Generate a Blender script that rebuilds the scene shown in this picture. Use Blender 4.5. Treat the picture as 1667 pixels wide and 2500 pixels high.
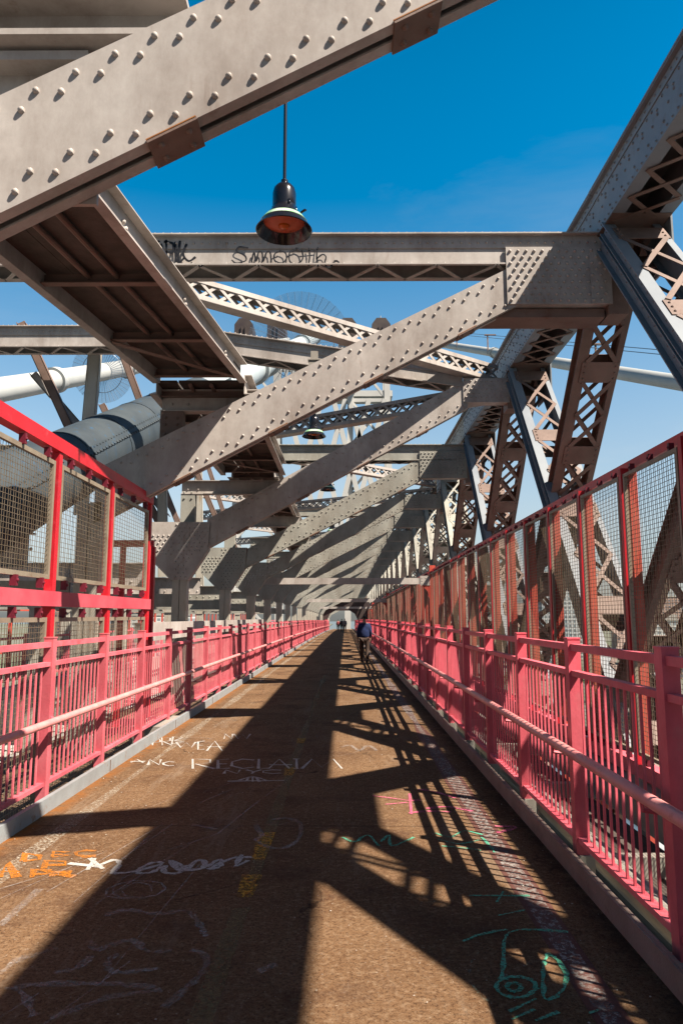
import bpy, math, random
from mathutils import Vector, Matrix
random.seed(7)
R = math.radians
S = bpy.context.scene
COL = S.collection
for o in list(bpy.data.objects): bpy.data.objects.remove(o)

# ---------------------------------------------------------------- camera, sky, sun, exposure
cam_d = bpy.data.cameras.new("camera"); cam = bpy.data.objects.new("camera", cam_d); COL.objects.link(cam)
cam.location = (0, 0, 1.74); cam.rotation_euler = (math.pi/2 + 0.1432, 0, 0.0055)
cam_d.sensor_fit = 'VERTICAL'; cam_d.sensor_height = 36; cam_d.lens = 25.2
cam_d.clip_start = 0.05; cam_d.clip_end = 6000
S.camera = cam
SUN = Vector((0.655, -0.3876, 1.0)).normalized()          # direction towards the sun
elev = math.asin(SUN.z); azim = math.atan2(SUN.x, SUN.y)
w = bpy.data.worlds.new("World"); S.world = w; w.use_nodes = True
nt = w.node_tree; nt.nodes.clear()
sky = nt.nodes.new('ShaderNodeTexSky'); sky.sky_type = 'NISHITA'; sky.sun_disc = False
sky.sun_elevation = elev; sky.sun_rotation = azim; sky.altitude = 0; sky.air_density = 1.0; sky.dust_density = 1.6; sky.ozone_density = 2.5
hs = nt.nodes.new('ShaderNodeHueSaturation'); hs.inputs['Saturation'].default_value = 1.75; hs.inputs['Hue'].default_value = 0.482
bg = nt.nodes.new('ShaderNodeBackground'); bg.inputs['Strength'].default_value = 0.05
wo = nt.nodes.new('ShaderNodeOutputWorld')
tcw = nt.nodes.new('ShaderNodeTexCoord'); sxw = nt.nodes.new('ShaderNodeSeparateXYZ'); nt.links.new(tcw.outputs['Generated'], sxw.inputs[0])
mrw = nt.nodes.new('ShaderNodeMapRange'); mrw.inputs[1].default_value = .12; mrw.inputs[2].default_value = .68; mrw.inputs[3].default_value = .68; mrw.inputs[4].default_value = 1.85
nt.links.new(sxw.outputs[2], mrw.inputs[0]); 
nzw = nt.nodes.new('ShaderNodeTexNoise'); nzw.inputs['Scale'].default_value = 2.6; nzw.inputs['Detail'].default_value = 9; nzw.inputs['Roughness'].default_value = .62; nzw.inputs['Distortion'].default_value = .5
mpw = nt.nodes.new('ShaderNodeMapping'); mpw.inputs['Scale'].default_value = (1,1,2.2); mpw.inputs['Rotation'].default_value = (.3,.5,0); nt.links.new(tcw.outputs['Generated'], mpw.inputs[0]); nt.links.new(mpw.outputs[0], nzw.inputs['Vector'])
mrn = nt.nodes.new('ShaderNodeMapRange'); mrn.inputs[1].default_value = .48; mrn.inputs[2].default_value = .72; mrn.inputs[3].default_value = 0; mrn.inputs[4].default_value = -.16; nt.links.new(nzw.outputs[0], mrn.inputs[0])
adw = nt.nodes.new('ShaderNodeMath'); adw.operation = 'ADD'; nt.links.new(mrw.outputs[0], adw.inputs[0]); nt.links.new(mrn.outputs[0], adw.inputs[1]); nt.links.new(adw.outputs[0], hs.inputs['Saturation'])
mrv = nt.nodes.new('ShaderNodeFloatCurve'); cv = mrv.mapping.curves[0]; cv.points[0].location = (0, .5); cv.points[1].location = (1, .14); cv.points.new(.15, .58); cv.points.new(.45, .68); cv.points.new(.66, .62); cv.points.new(.82, .25); mrv.mapping.update()
dbl = nt.nodes.new('ShaderNodeMath'); dbl.operation = 'MULTIPLY'; dbl.inputs[1].default_value = 2.0
nt.links.new(sxw.outputs[2], mrv.inputs['Value']); nt.links.new(mrv.outputs[0], dbl.inputs[0]); 
mby = nt.nodes.new('ShaderNodeMapRange'); mby.interpolation_type = 'SMOOTHSTEP'; mby.inputs[1].default_value = -.5; mby.inputs[2].default_value = .15; mby.inputs[3].default_value = .5; mby.inputs[4].default_value = 1.04; nt.links.new(sxw.outputs[1], mby.inputs[0])
mlv = nt.nodes.new('ShaderNodeMath'); mlv.operation = 'MULTIPLY'; nt.links.new(dbl.outputs[0], mlv.inputs[0]); nt.links.new(mby.outputs[0], mlv.inputs[1]); nt.links.new(mlv.outputs[0], hs.inputs['Value'])
nt.links.new(sky.outputs[0], hs.inputs['Color']); nt.links.new(hs.outputs[0], bg.inputs['Color']); nt.links.new(bg.outputs[0], wo.inputs[0])
sl = bpy.data.lights.new("sun", 'SUN'); sl.energy = 5.0; sl.angle = R(0.53); sl.color = (1.0, 0.90, 0.78)
so = bpy.data.objects.new("sun", sl); COL.objects.link(so)
so.rotation_euler = (-SUN).to_track_quat('-Z', 'Y').to_euler()
S.view_settings.view_transform = 'Standard'; S.view_settings.look = 'None'
S.view_settings.exposure = 1.42; S.view_settings.gamma = 1.0
S.render.engine = 'CYCLES'
S.cycles.max_bounces = 5; S.cycles.diffuse_bounces = 1; S.cycles.transparent_max_bounces = 12

# ---------------------------------------------------------------- helpers
def D(y): return -0.00005*y*y*(1 if y > 0 else 0)          # the deck's gentle crest

class MB:
    def __init__(s): s.v = []; s.f = []
    def add(s, vs, fs):
        n = len(s.v); s.v += [tuple(v) for v in vs]; s.f += [tuple(i+n for i in f) for f in fs]; return s
    def box(s, x0, x1, y0, y1, z0, z1):
        return s.add([(x0,y0,z0),(x1,y0,z0),(x1,y1,z0),(x0,y1,z0),(x0,y0,z1),(x1,y0,z1),(x1,y1,z1),(x0,y1,z1)],
                     [(0,3,2,1),(4,5,6,7),(0,1,5,4),(1,2,6,5),(2,3,7,6),(3,0,4,7)])
    def bar(s, p, q, wd, ht, up=(0,0,1)):                  # wd across, ht along up
        p, q = Vector(p), Vector(q); d = (q-p).normalized(); up = Vector(up)
        a = d.cross(up)
        if a.length < 1e-4: a = d.cross(Vector((0,1,0)))
        a.normalize(); b = a.cross(d).normalized()
        vs = []
        for c in (p, q):
            for i, j in ((-1,-1),(1,-1),(1,1),(-1,1)): vs.append(c + a*(i*wd/2) + b*(j*ht/2))
        return s.add(vs, [(0,1,2,3),(4,7,6,5),(0,4,5,1),(1,5,6,2),(2,6,7,3),(3,7,4,0)])
    def prism(s, poly, y0, y1):                            # polygon in (x,z), extruded along y
        n = len(poly)
        a = sum(poly[i][0]*poly[(i+1)%n][1]-poly[(i+1)%n][0]*poly[i][1] for i in range(n))
        if a < 0: poly = poly[::-1]
        vs = [(x,y0,z) for x,z in poly]+[(x,y1,z) for x,z in poly]
        return s.add(vs, [tuple(range(n)), tuple(range(2*n-1,n-1,-1))]+[(i,i+n,(i+1)%n+n,(i+1)%n) for i in range(n)])
    def tube(s, path, r, n=10, cap=True):
        path = [Vector(p) for p in path]; m = len(path); vs = []; a = None
        for i, p in enumerate(path):
            d = (path[min(i+1,m-1)]-path[max(i-1,0)]).normalized()
            if a is None:
                a = d.cross(Vector((0,0,1)))
                if a.length < .1: a = d.cross(Vector((0,1,0)))
            a = (a - d*a.dot(d)).normalized(); b = d.cross(a)
            rr = r[i] if isinstance(r, (list, tuple)) else r
            for k in range(n):
                t = 2*math.pi*k/n; vs.append(p + a*(rr*math.cos(t)) + b*(rr*math.sin(t)))
        fs = [(i*n+k, i*n+(k+1)%n, (i+1)*n+(k+1)%n, (i+1)*n+k) for i in range(m-1) for k in range(n)]
        if cap: fs += [tuple(range(n-1,-1,-1)), tuple(range((m-1)*n, m*n))]
        return s.add(vs, fs)
    def lathe(s, prof, c=(0,0,0), n=24):
        vs = []
        for r, z in prof:
            for k in range(n):
                t = 2*math.pi*k/n; vs.append((c[0]+r*math.cos(t), c[1]+r*math.sin(t), c[2]+z))
        m = len(prof)
        return s.add(vs, [(i*n+k, i*n+(k+1)%n, (i+1)*n+(k+1)%n, (i+1)*n+k) for i in range(m-1) for k in range(n)])
    def rivet(s, c, nrm, r=.022, n=7, far=False):
        c = Vector(c); d = Vector(nrm).normalized(); a = d.orthogonal().normalized(); b = d.cross(a)
        if far: n = 5
        rings = ((1,0),(.8,.6)) if far else ((1,0),(.93,.5),(.58,.92))
        vs = []
        for rr, h in rings:
            for k in range(n):
                t = 2*math.pi*k/n; vs.append(c + a*(r*rr*math.cos(t)) + b*(r*rr*math.sin(t)) + d*(h*r))
        vs.append(c + d*(r*1.1)); L = len(rings)
        fs = [(i*n+k, i*n+(k+1)%n, (i+1)*n+(k+1)%n, (i+1)*n+k) for i in range(L-1) for k in range(n)]
        fs += [((L-1)*n+k, (L-1)*n+(k+1)%n, L*n) for k in range(n)]
        return s.add(vs, fs)
    def build(s, name, mat, parent=None, smooth=False, label=None):
        me = bpy.data.meshes.new(name); me.from_pydata([tuple(v) for v in s.v], [], s.f); me.update()
        if smooth:
            me.polygons.foreach_set('use_smooth', [True]*len(me.polygons))
            try: me.set_sharp_from_angle(angle=R(40))
            except Exception: pass
        o = bpy.data.objects.new(name, me); COL.objects.link(o)
        me.materials.append(mat)
        if parent: o.parent = parent
        if label: o['label'] = label
        return o

def tag(o, label, cat, group=None):
    o['label'] = label; o['category'] = cat
    if group: o['group'] = group
    return o
def struct(o, label=None):
    o['kind'] = 'structure'
    if label: o['label'] = label
    return o
def thing(name, label, cat, loc=(0,0,0), rz=0, group=None):
    o = bpy.data.objects.new(name, None); o.empty_display_size = .2; COL.objects.link(o)
    o.location = loc; o.rotation_euler = (0,0,rz); return tag(o, label, cat, group)
def dup(root, loc, label):
    r = root.copy(); COL.objects.link(r); r.location = loc; r['label'] = label
    for ch in list(root.children):
        c = ch.copy(); COL.objects.link(c); c.parent = r
        for g in list(ch.children):
            d = g.copy(); COL.objects.link(d); d.parent = c
    return r
ORD = ['first','second','third','fourth','fifth','sixth','seventh','eighth','ninth','tenth','eleventh','twelfth','thirteenth','fourteenth','fifteenth','sixteenth','seventeenth','eighteenth','nineteenth','twentieth','twenty-first','twenty-second','twenty-third','twenty-fourth','twenty-fifth','twenty-sixth','twenty-seventh','twenty-eighth']

# ---------------------------------------------------------------- materials
def mat(name, col, rough=.6, metal=0, col2=None, scale=3, stain=None, stain_amt=.5, bump=.0, bscale=60, spec=.4, streak=False, scratch=None, grime=.0):
    K = .76; col = tuple(v*K for v in col); col2 = col2 and tuple(v*K for v in col2); stain = stain and tuple(v*K for v in stain)
    m = bpy.data.materials.new(name); m.use_nodes = True; n = m.node_tree.nodes; l = m.node_tree.links
    b = n['Principled BSDF']; b.inputs['Roughness'].default_value = rough; b.inputs['Metallic'].default_value = metal
    b.inputs['Specular IOR Level'].default_value = spec
    tc = n.new('ShaderNodeTexCoord'); out = None
    def noise(sc, det=6, ro=.6, vec=None, lo=.4, hi=.6, mul=None):
        t = n.new('ShaderNodeTexNoise'); t.inputs['Scale'].default_value = sc; t.inputs['Detail'].default_value = det; t.inputs['Roughness'].default_value = ro
        if mul:
            mp = n.new('ShaderNodeMapping'); mp.inputs['Scale'].default_value = mul; l.new(tc.outputs['Object'], mp.inputs[0]); l.new(mp.outputs[0], t.inputs['Vector'])
        else: l.new(tc.outputs['Object'], t.inputs['Vector'])
        r = n.new('ShaderNodeMapRange'); r.inputs[1].default_value = lo; r.inputs[2].default_value = hi; l.new(t.outputs[0], r.inputs[0]); return r.outputs[0]
    def mix(fac, a, bb):
        x = n.new('ShaderNodeMix'); x.data_type = 'RGBA'
        if isinstance(fac, (int,float)): x.inputs[0].default_value = fac
        else: l.new(fac, x.inputs[0])
        for k, q in ((6,a),(7,bb)):
            if isinstance(q, tuple): x.inputs[k].default_value = (*q, 1)
            else: l.new(q, x.inputs[k])
        return x.outputs[2]
    c = col
    if col2: c = mix(noise(scale, lo=.35, hi=.65), c, col2)
    if stain:
        f = noise(scale*2.2, 8, .7, lo=.58, hi=.72, mul=(2,2,.35) if streak else None)
        mm = n.new('ShaderNodeMath'); mm.operation = 'MULTIPLY'; mm.inputs[1].default_value = stain_amt; l.new(f, mm.inputs[0])
        c = mix(mm.outputs[0], c, stain)
    if scratch:
        f = noise(23, 8, .8, lo=.665, hi=.70); c = mix(f, c, scratch)
    if grime:
        x = n.new('ShaderNodeMix'); x.data_type = 'RGBA'; x.blend_type = 'MULTIPLY'; f = noise(.9, 9, .75, lo=.40, hi=.62, mul=(1,1,.5)); g_ = n.new('ShaderNodeMath'); g_.operation = 'MULTIPLY'; g_.inputs[1].default_value = grime; l.new(f, g_.inputs[0]); l.new(g_.outputs[0], x.inputs[0]); x.inputs[7].default_value = (.52,.47,.44,1)
        if isinstance(c, tuple): x.inputs[6].default_value = (*c,1)
        else: l.new(c, x.inputs[6])
        c = x.outputs[2]
    if isinstance(c, tuple): b.inputs['Base Color'].default_value = (*c, 1)
    else: l.new(c, b.inputs['Base Color'])
    if bump:
        t = n.new('ShaderNodeTexNoise'); t.inputs['Scale'].default_value = bscale; t.inputs['Detail'].default_value = 5; l.new(tc.outputs['Object'], t.inputs['Vector'])
        bp = n.new('ShaderNodeBump'); bp.inputs['Strength'].default_value = bump; bp.inputs['Distance'].default_value = .01
        l.new(t.outputs[0], bp.inputs['Height']); l.new(bp.outputs[0], b.inputs['Normal'])
    return m
STEEL = mat('grey_paint_on_steel', (.62,.565,.515), .55, col2=(.52,.475,.435), scale=1.3, stain=(.24,.13,.075), stain_amt=.45, streak=True, scratch=(.16,.07,.035), grime=.75, bump=.08, bscale=18, spec=.25)
STEEL2 = mat('repainted_steel', (.47,.455,.39), .55, col2=(.38,.375,.33), scale=.8, grime=.7, stain=(.2,.1,.05), stain_amt=.4, bump=.08, bscale=16, spec=.25)
STEELB = mat('shade_toned_blue_grey_steel', (.29,.32,.345), .5, col2=(.235,.26,.29), scale=1.1, stain=(.2,.1,.06), stain_amt=.4, bump=.08, bscale=16, spec=.25)  # shade on the right truss painted in: darker, bluer base; rust stain is rust
RUSTY = mat('dirty_brown_grey_steel', (.25,.165,.13), .65, col2=(.17,.11,.085), scale=2, stain=(.16,.06,.03), stain_amt=.7, bump=.3, bscale=30)
POSTM = mat('rust_streaked_cream_steel', (.52,.48,.40), .6, col2=(.44,.40,.33), scale=1.5, stain=(.33,.17,.06), stain_amt=.8, streak=True, bump=.2)
CABLE = mat('cable_sheath_paint', (.50,.55,.55), .45, col2=(.42,.47,.47), scale=.9, stain=(.02,.14,.26), stain_amt=.6, bump=.15, bscale=8)
CABLEFAR = mat('pale_cable_wrap', (.50,.51,.49), .5, col2=(.42,.44,.43), scale=.5, bump=.1)
PINK = mat('faded_pink_paint', (1.0,.21,.26), .5, col2=(.92,.14,.19), scale=2.2, stain=(.75,.3,.3), stain_amt=.5, bump=.15, bscale=40, scratch=(.22,.05,.03), grime=.6)
PINKP = mat('sun_bleached_pink_paint', (.90,.22,.26), .55, col2=(.80,.14,.18), scale=3, stain=(.35,.07,.05), stain_amt=.6, scratch=(.3,.08,.04), grime=.6, bump=.15, bscale=40)
RUST = mat('orange_rust', (.42,.17,.04), .8, col2=(.3,.1,.03), scale=20)
RED = mat('bright_red_paint', (.80,.02,.035), .4, scratch=(.5,.2,.18), grime=.5, col2=(.56,.02,.035), scale=2, stain=(.75,.14,.15), stain_amt=.5, bump=.1, bscale=40)
REDO = mat('orange_red_post_paint', (.62,.10,.06), .5, col2=(.5,.07,.05), scale=2, stain=(.4,.2,.1), stain_amt=.5, bump=.1)
TAN = mat('tan_galvanised_frame', (.36,.30,.22), .5, .2, col2=(.28,.22,.16), scale=5, stain=(.2,.08,.03), stain_amt=.6)
WIRE = mat('dull_tan_wire', (.26,.21,.15), .5, .3, col2=(.18,.13,.08), scale=6)
CABLEN = mat('shade_darkened_cable_cover', (.055,.07,.078), .65, col2=(.035,.048,.058), scale=1.4, stain=(.01,.10,.22), stain_amt=.9, streak=True, bump=.2, bscale=9)  # near cable's shade is put into this dark base colour; blue streaks are paint
HANDR = mat('rubbed_handrail_paint', (.88,.38,.35), .4, col2=(.80,.26,.26), scale=5, stain=(.35,.10,.07), stain_amt=.7, scratch=(.25,.08,.05))
BLACK = mat('gloss_black_enamel', (.012,.011,.014), .18, spec=.6)
LENS = mat('dusty_orange_lamp_glass', (.62,.17,.09), .35, col2=(.55,.12,.06), scale=12)
BULB = mat('amber_bulb', (.6,.12,.02), .15)
REFL = mat('reflective_white_green_band', (.75,.78,.72), .3, col2=(.25,.6,.25), scale=9)
KERBM = mat('pale_kerb_steel', (.33,.355,.36), .55, col2=(.27,.28,.28), scale=3, stain=(.24,.10,.03), stain_amt=.9, bump=.2)
KERBR = mat('brown_kerb_steel', (.30,.235,.20), .6, col2=(.22,.16,.13), scale=3, stain=(.14,.05,.03), stain_amt=.9, bump=.3)
LEDGE = mat('tan_grating_ledge', (.42,.36,.23), .8, col2=(.32,.26,.16), scale=6, stain=(.15,.1,.06), stain_amt=.6, bump=.5, bscale=90)
PIPE = mat('grey_pipe_paint', (.40,.37,.31), .5, col2=(.34,.31,.27), scale=2, stain=(.2,.1,.05), stain_amt=.4)
DARKM = mat('dark_wood_plank', (.07,.055,.045), .85, col2=(.11,.085,.07), scale=5, bump=.5, bscale=30)
CONC = mat('pale_concrete', (.45,.43,.39), .85, col2=(.36,.34,.3), scale=.6, bump=.3, bscale=12)
TOWER = mat('pale_tower_steel', (.62,.61,.57), .6, col2=(.52,.51,.48), scale=.1)
SADDLE = mat('dark_saddle_housing', (.05,.035,.035), .5, col2=(.08,.06,.05), scale=.4)
FANM = mat('thin_fan_wire', (.18,.24,.32), .4, .3)
INKB = mat('black_spray_paint', (.01,.01,.014), .5)
def paint(name, col, lo, hi, sc=30, big=.3):
    m = mat(name, col, .8); n = m.node_tree.nodes; l = m.node_tree.links; b = n['Principled BSDF']
    tc = n.new('ShaderNodeTexCoord'); o = []
    for k, (q, a, c, e) in enumerate(((sc*2.2, lo, hi, 1.0), (2.3, .36, .62, 1.0))):
        t = n.new('ShaderNodeTexNoise'); t.inputs['Scale'].default_value = q; t.inputs['Detail'].default_value = 8; t.inputs['Roughness'].default_value = .75
        l.new(tc.outputs['Object'], t.inputs['Vector'])
        r = n.new('ShaderNodeMapRange'); r.inputs[1].default_value = a; r.inputs[2].default_value = c; r.inputs[3].default_value = 0 if k == 0 else big; r.inputs[4].default_value = e; l.new(t.outputs[0], r.inputs[0]); o.append(r.outputs[0])
    x = n.new('ShaderNodeMath'); x.operation = 'MULTIPLY'; l.new(o[0], x.inputs[0]); l.new(o[1], x.inputs[1]); l.new(x.outputs[0], b.inputs['Alpha'])
    return m
PAINT = {'w': paint('white_chalk_line', (.62,.59,.54), .32, .50, 30, .6), 'o': paint('orange_spray', (.62,.20,.01), .38, .55, 30, .5), 'g': paint('green_spray', (.10,.50,.32), .33, .55, 30, .6),
         'q': paint('thin_green_spray', (.22,.45,.38), .5, .75), 'p': paint('pink_spray', (.85,.16,.30), .36, .58, 30, .6), 'c': paint('faint_chalk', (.5,.46,.43), .40, .72),
         'line': paint('worn_white_line', (.55,.47,.36), .47, .60, 18), 'liner': paint('worn_white_line_maroon', (.34,.30,.27), .47, .56, 12, .4), 'yel': paint('worn_yellow_paint', (.62,.32,.02), .44, .58, 16, .7), 'old': paint('faded_centre_stripe', (.22,.155,.065), .36, .6, 20, .6)}

def deck_material():
    m = bpy.data.materials.new('brown_deck_surface'); m.use_nodes = True; n = m.node_tree.nodes; l = m.node_tree.links; b = n['Principled BSDF']
    tc = n.new('ShaderNodeTexCoord')
    def nz(sc, det, ro=.6, mul=None):
        t = n.new('ShaderNodeTexNoise'); t.inputs['Scale'].default_value = sc; t.inputs['Detail'].default_value = det; t.inputs['Roughness'].default_value = ro
        if mul:
            mp = n.new('ShaderNodeMapping'); mp.inputs['Scale'].default_value = mul; l.new(tc.outputs['Object'], mp.inputs[0]); l.new(mp.outputs[0], t.inputs['Vector'])
        else: l.new(tc.outputs['Object'], t.inputs['Vector'])
        return t.outputs[0]
    def mr(x, lo, hi, a=0, c=1):
        r = n.new('ShaderNodeMapRange'); r.inputs[1].default_value = lo; r.inputs[2].default_value = hi; r.inputs[3].default_value = a; r.inputs[4].default_value = c; l.new(x, r.inputs[0]); return r.outputs[0]
    def mix(f, a, c, mode='MIX'):
        x = n.new('ShaderNodeMix'); x.data_type = 'RGBA'; x.blend_type = mode
        if isinstance(f, float): x.inputs[0].default_value = f
        else: l.new(f, x.inputs[0])
        for k, q in ((6,a),(7,c)):
            if isinstance(q, tuple): x.inputs[k].default_value = (*q,1)
            else: l.new(q, x.inputs[k])
        return x.outputs[2]
    c = mix(mr(nz(.9, 6), .35, .65), (.088,.042,.020), (.158,.088,.046))
    c = mix(mr(nz(190, 3, .8), .42, .62), c, mix(.5, c, (.21,.135,.072)))
    c = mix(mr(nz(55, 6, .85), .49, .60, 0, .9), c, (.038,.018,.010))
    c = mix(mr(nz(24, 7, .8), .50, .64, 0, .75), c, (.23,.155,.095))
    c = mix(mr(nz(3.5, 9, .75, (1,.35,1)), .6, .72, 0, .55), c, (.20,.15,.10))
    c = mix(mr(nz(42, 4, .7), .665, .70, 0, .85), c, (.42,.37,.31))
    c = mix(mr(nz(1.3, 7, .75), .52, .64, 0, .6), c, (.055,.028,.018))
    sx = n.new('ShaderNodeSeparateXYZ'); l.new(tc.outputs['Object'], sx.inputs[0])
    # cross seams every plate, cracks, lengthwise wheel polish
    fr_ = n.new('ShaderNodeMath'); fr_.operation = 'PINGPONG'; fr_.inputs[1].default_value = 1.575; l.new(sx.outputs[1], fr_.inputs[0])
    c = mix(mr(fr_.outputs[0], .012, .004, 0, .7), c, (.025,.014,.009))
    vo = n.new('ShaderNodeTexVoronoi'); vo.feature = 'DISTANCE_TO_EDGE'; vo.inputs['Scale'].default_value = .55
    wv = n.new('ShaderNodeVectorMath'); wv.operation = 'ADD'; nzv = n.new('ShaderNodeTexNoise'); nzv.inputs['Scale'].default_value = 3; nzv.inputs['Detail'].default_value = 6; l.new(tc.outputs['Object'], nzv.inputs['Vector'])
    sc_ = n.new('ShaderNodeVectorMath'); sc_.operation = 'SCALE'; sc_.inputs['Scale'].default_value = .6; l.new(nzv.outputs['Color'], sc_.inputs[0]); l.new(tc.outputs['Object'], wv.inputs[0]); l.new(sc_.outputs[0], wv.inputs[1]); l.new(wv.outputs[0], vo.inputs['Vector'])
    ck = n.new('ShaderNodeMath'); ck.operation = 'MULTIPLY'; l.new(mr(vo.outputs['Distance'], .008, .002, 0, .8), ck.inputs[0]); l.new(mr(nz(.8, 3), .5, .6), ck.inputs[1])
    c = mix(ck.outputs[0], c, (.02,.011,.008))
    c = mix(mr(nz(2.2, 7, .8, (1,.12,1)), .54, .66, 0, .5), c, (.21,.155,.11))
    rb = mr(sx.outputs[0], -2.62, -2.48, 1, 0)
    mu = n.new('ShaderNodeMath'); mu.operation = 'MULTIPLY'; l.new(rb, mu.inputs[0]); l.new(mr(nz(6,5,.7), .35, .6), mu.inputs[1])
    c = mix(mu.outputs[0], c, (.20,.075,.02))
    gr = mr(sx.outputs[0], 1.34, 1.5, 0, .7)
    mu2 = n.new('ShaderNodeMath'); mu2.operation = 'MULTIPLY'; l.new(gr, mu2.inputs[0]); l.new(mr(nz(5,6,.7), .3, .55), mu2.inputs[1])
    c = mix(mu2.outputs[0], c, (.025,.015,.012))
    l.new(c, b.inputs['Base Color']); b.inputs['Roughness'].default_value = .82; b.inputs['Specular IOR Level'].default_value = .06
    bp = n.new('ShaderNodeBump'); bp.inputs['Strength'].default_value = .55; bp.inputs['Distance'].default_value = .006
    l.new(nz(170, 4, .7), bp.inputs['Height']); l.new(bp.outputs[0], b.inputs['Normal'])
    return m
DECK = deck_material()

# ---------------------------------------------------------------- ground, river, far bank
def sheet(name, x0, x1, y0, y1, z, m, lab):
    o = MB().add([(x0,y0,z),(x1,y0,z),(x1,y1,z),(x0,y1,z)], [(0,1,2,3)]).build(name, m); return struct(o, lab)
WATER = mat('river_water', (.05,.08,.10), .15, col2=(.07,.1,.12), scale=.01, bump=.4, bscale=.3)
BANK = mat('far_bank_ground', (.10,.12,.06), .9, col2=(.2,.19,.16), scale=.01)
sheet('river', -3000, 3000, -1500, 5000, -40, WATER, 'grey blue river far below the bridge')
sheet('far_bank', 60, 2500, 120, 3500, -38.5, BANK, 'low far bank with trees and lots seen through the fence')
sheet('left_bank', -2500, -60, 90, 3500, -38.5, BANK, 'far bank on the left seen under the beams')

FRAME_Y = [3.78] + [4.14+6.3*n for n in range(1, 30)]
SEG = [-8.0] + [i*3.15 for i in range(-1, 58)]

def strip(name, x0, x1, z0, z1, m, parent=None, ys=None, kind=None):
    """a long member of rectangular section that follows the deck's crest"""
    ys = ys or SEG; b = MB(); n = len(ys); vs = []
    for y in ys:
        d = D(y); vs += [(x0,y,z0+d),(x1,y,z0+d),(x1,y,z1+d),(x0,y,z1+d)]
    fs = [(0,1,2,3), tuple((n-1)*4+i for i in (3,2,1,0))]
    for i in range(n-1):
        a = i*4; c = a+4
        fs += [(a+3,a+2,c+2,c+3),(a+1,a,c,c+1),(a,a+3,c+3,c),(a+2,a+1,c+1,c+2)]
    b.add(vs, fs)
    o = b.build(name, m, parent)
    return o
deck = strip('walkway_deck', -2.655, 1.52, -.12, 0, DECK, ys=[-8,-4,-1]+[i*1.5 for i in range(0,120)])
struct(deck, 'brown asphalt-like walkway deck covered in chalk and graffiti')
def ribbon(name, m, lines, parent, z=.004, seed=1):
    rnd = random.Random(seed); b = MB()
    for wd, pts in lines:
        if len(pts) < 2: continue
        P = [Vector((x, y, 0)) for x, y in pts]; n = len(P); vs = []
        for i, p in enumerate(P):
            d = P[min(i+1,n-1)]-P[max(i-1,0)]
            if d.length < 1e-5: d = Vector((0,1,0))
            d.normalize(); s = Vector((-d.y, d.x, 0))*(wd*.5*rnd.uniform(.45,1.45))
            for q in (p-s, p+s): vs.append((q.x, q.y, D(q.y)+z))
        b.add(vs, [(2*i, 2*i+1, 2*i+3, 2*i+2) for i in range(n-1)])
    return b.build(name, m, parent)
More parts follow.
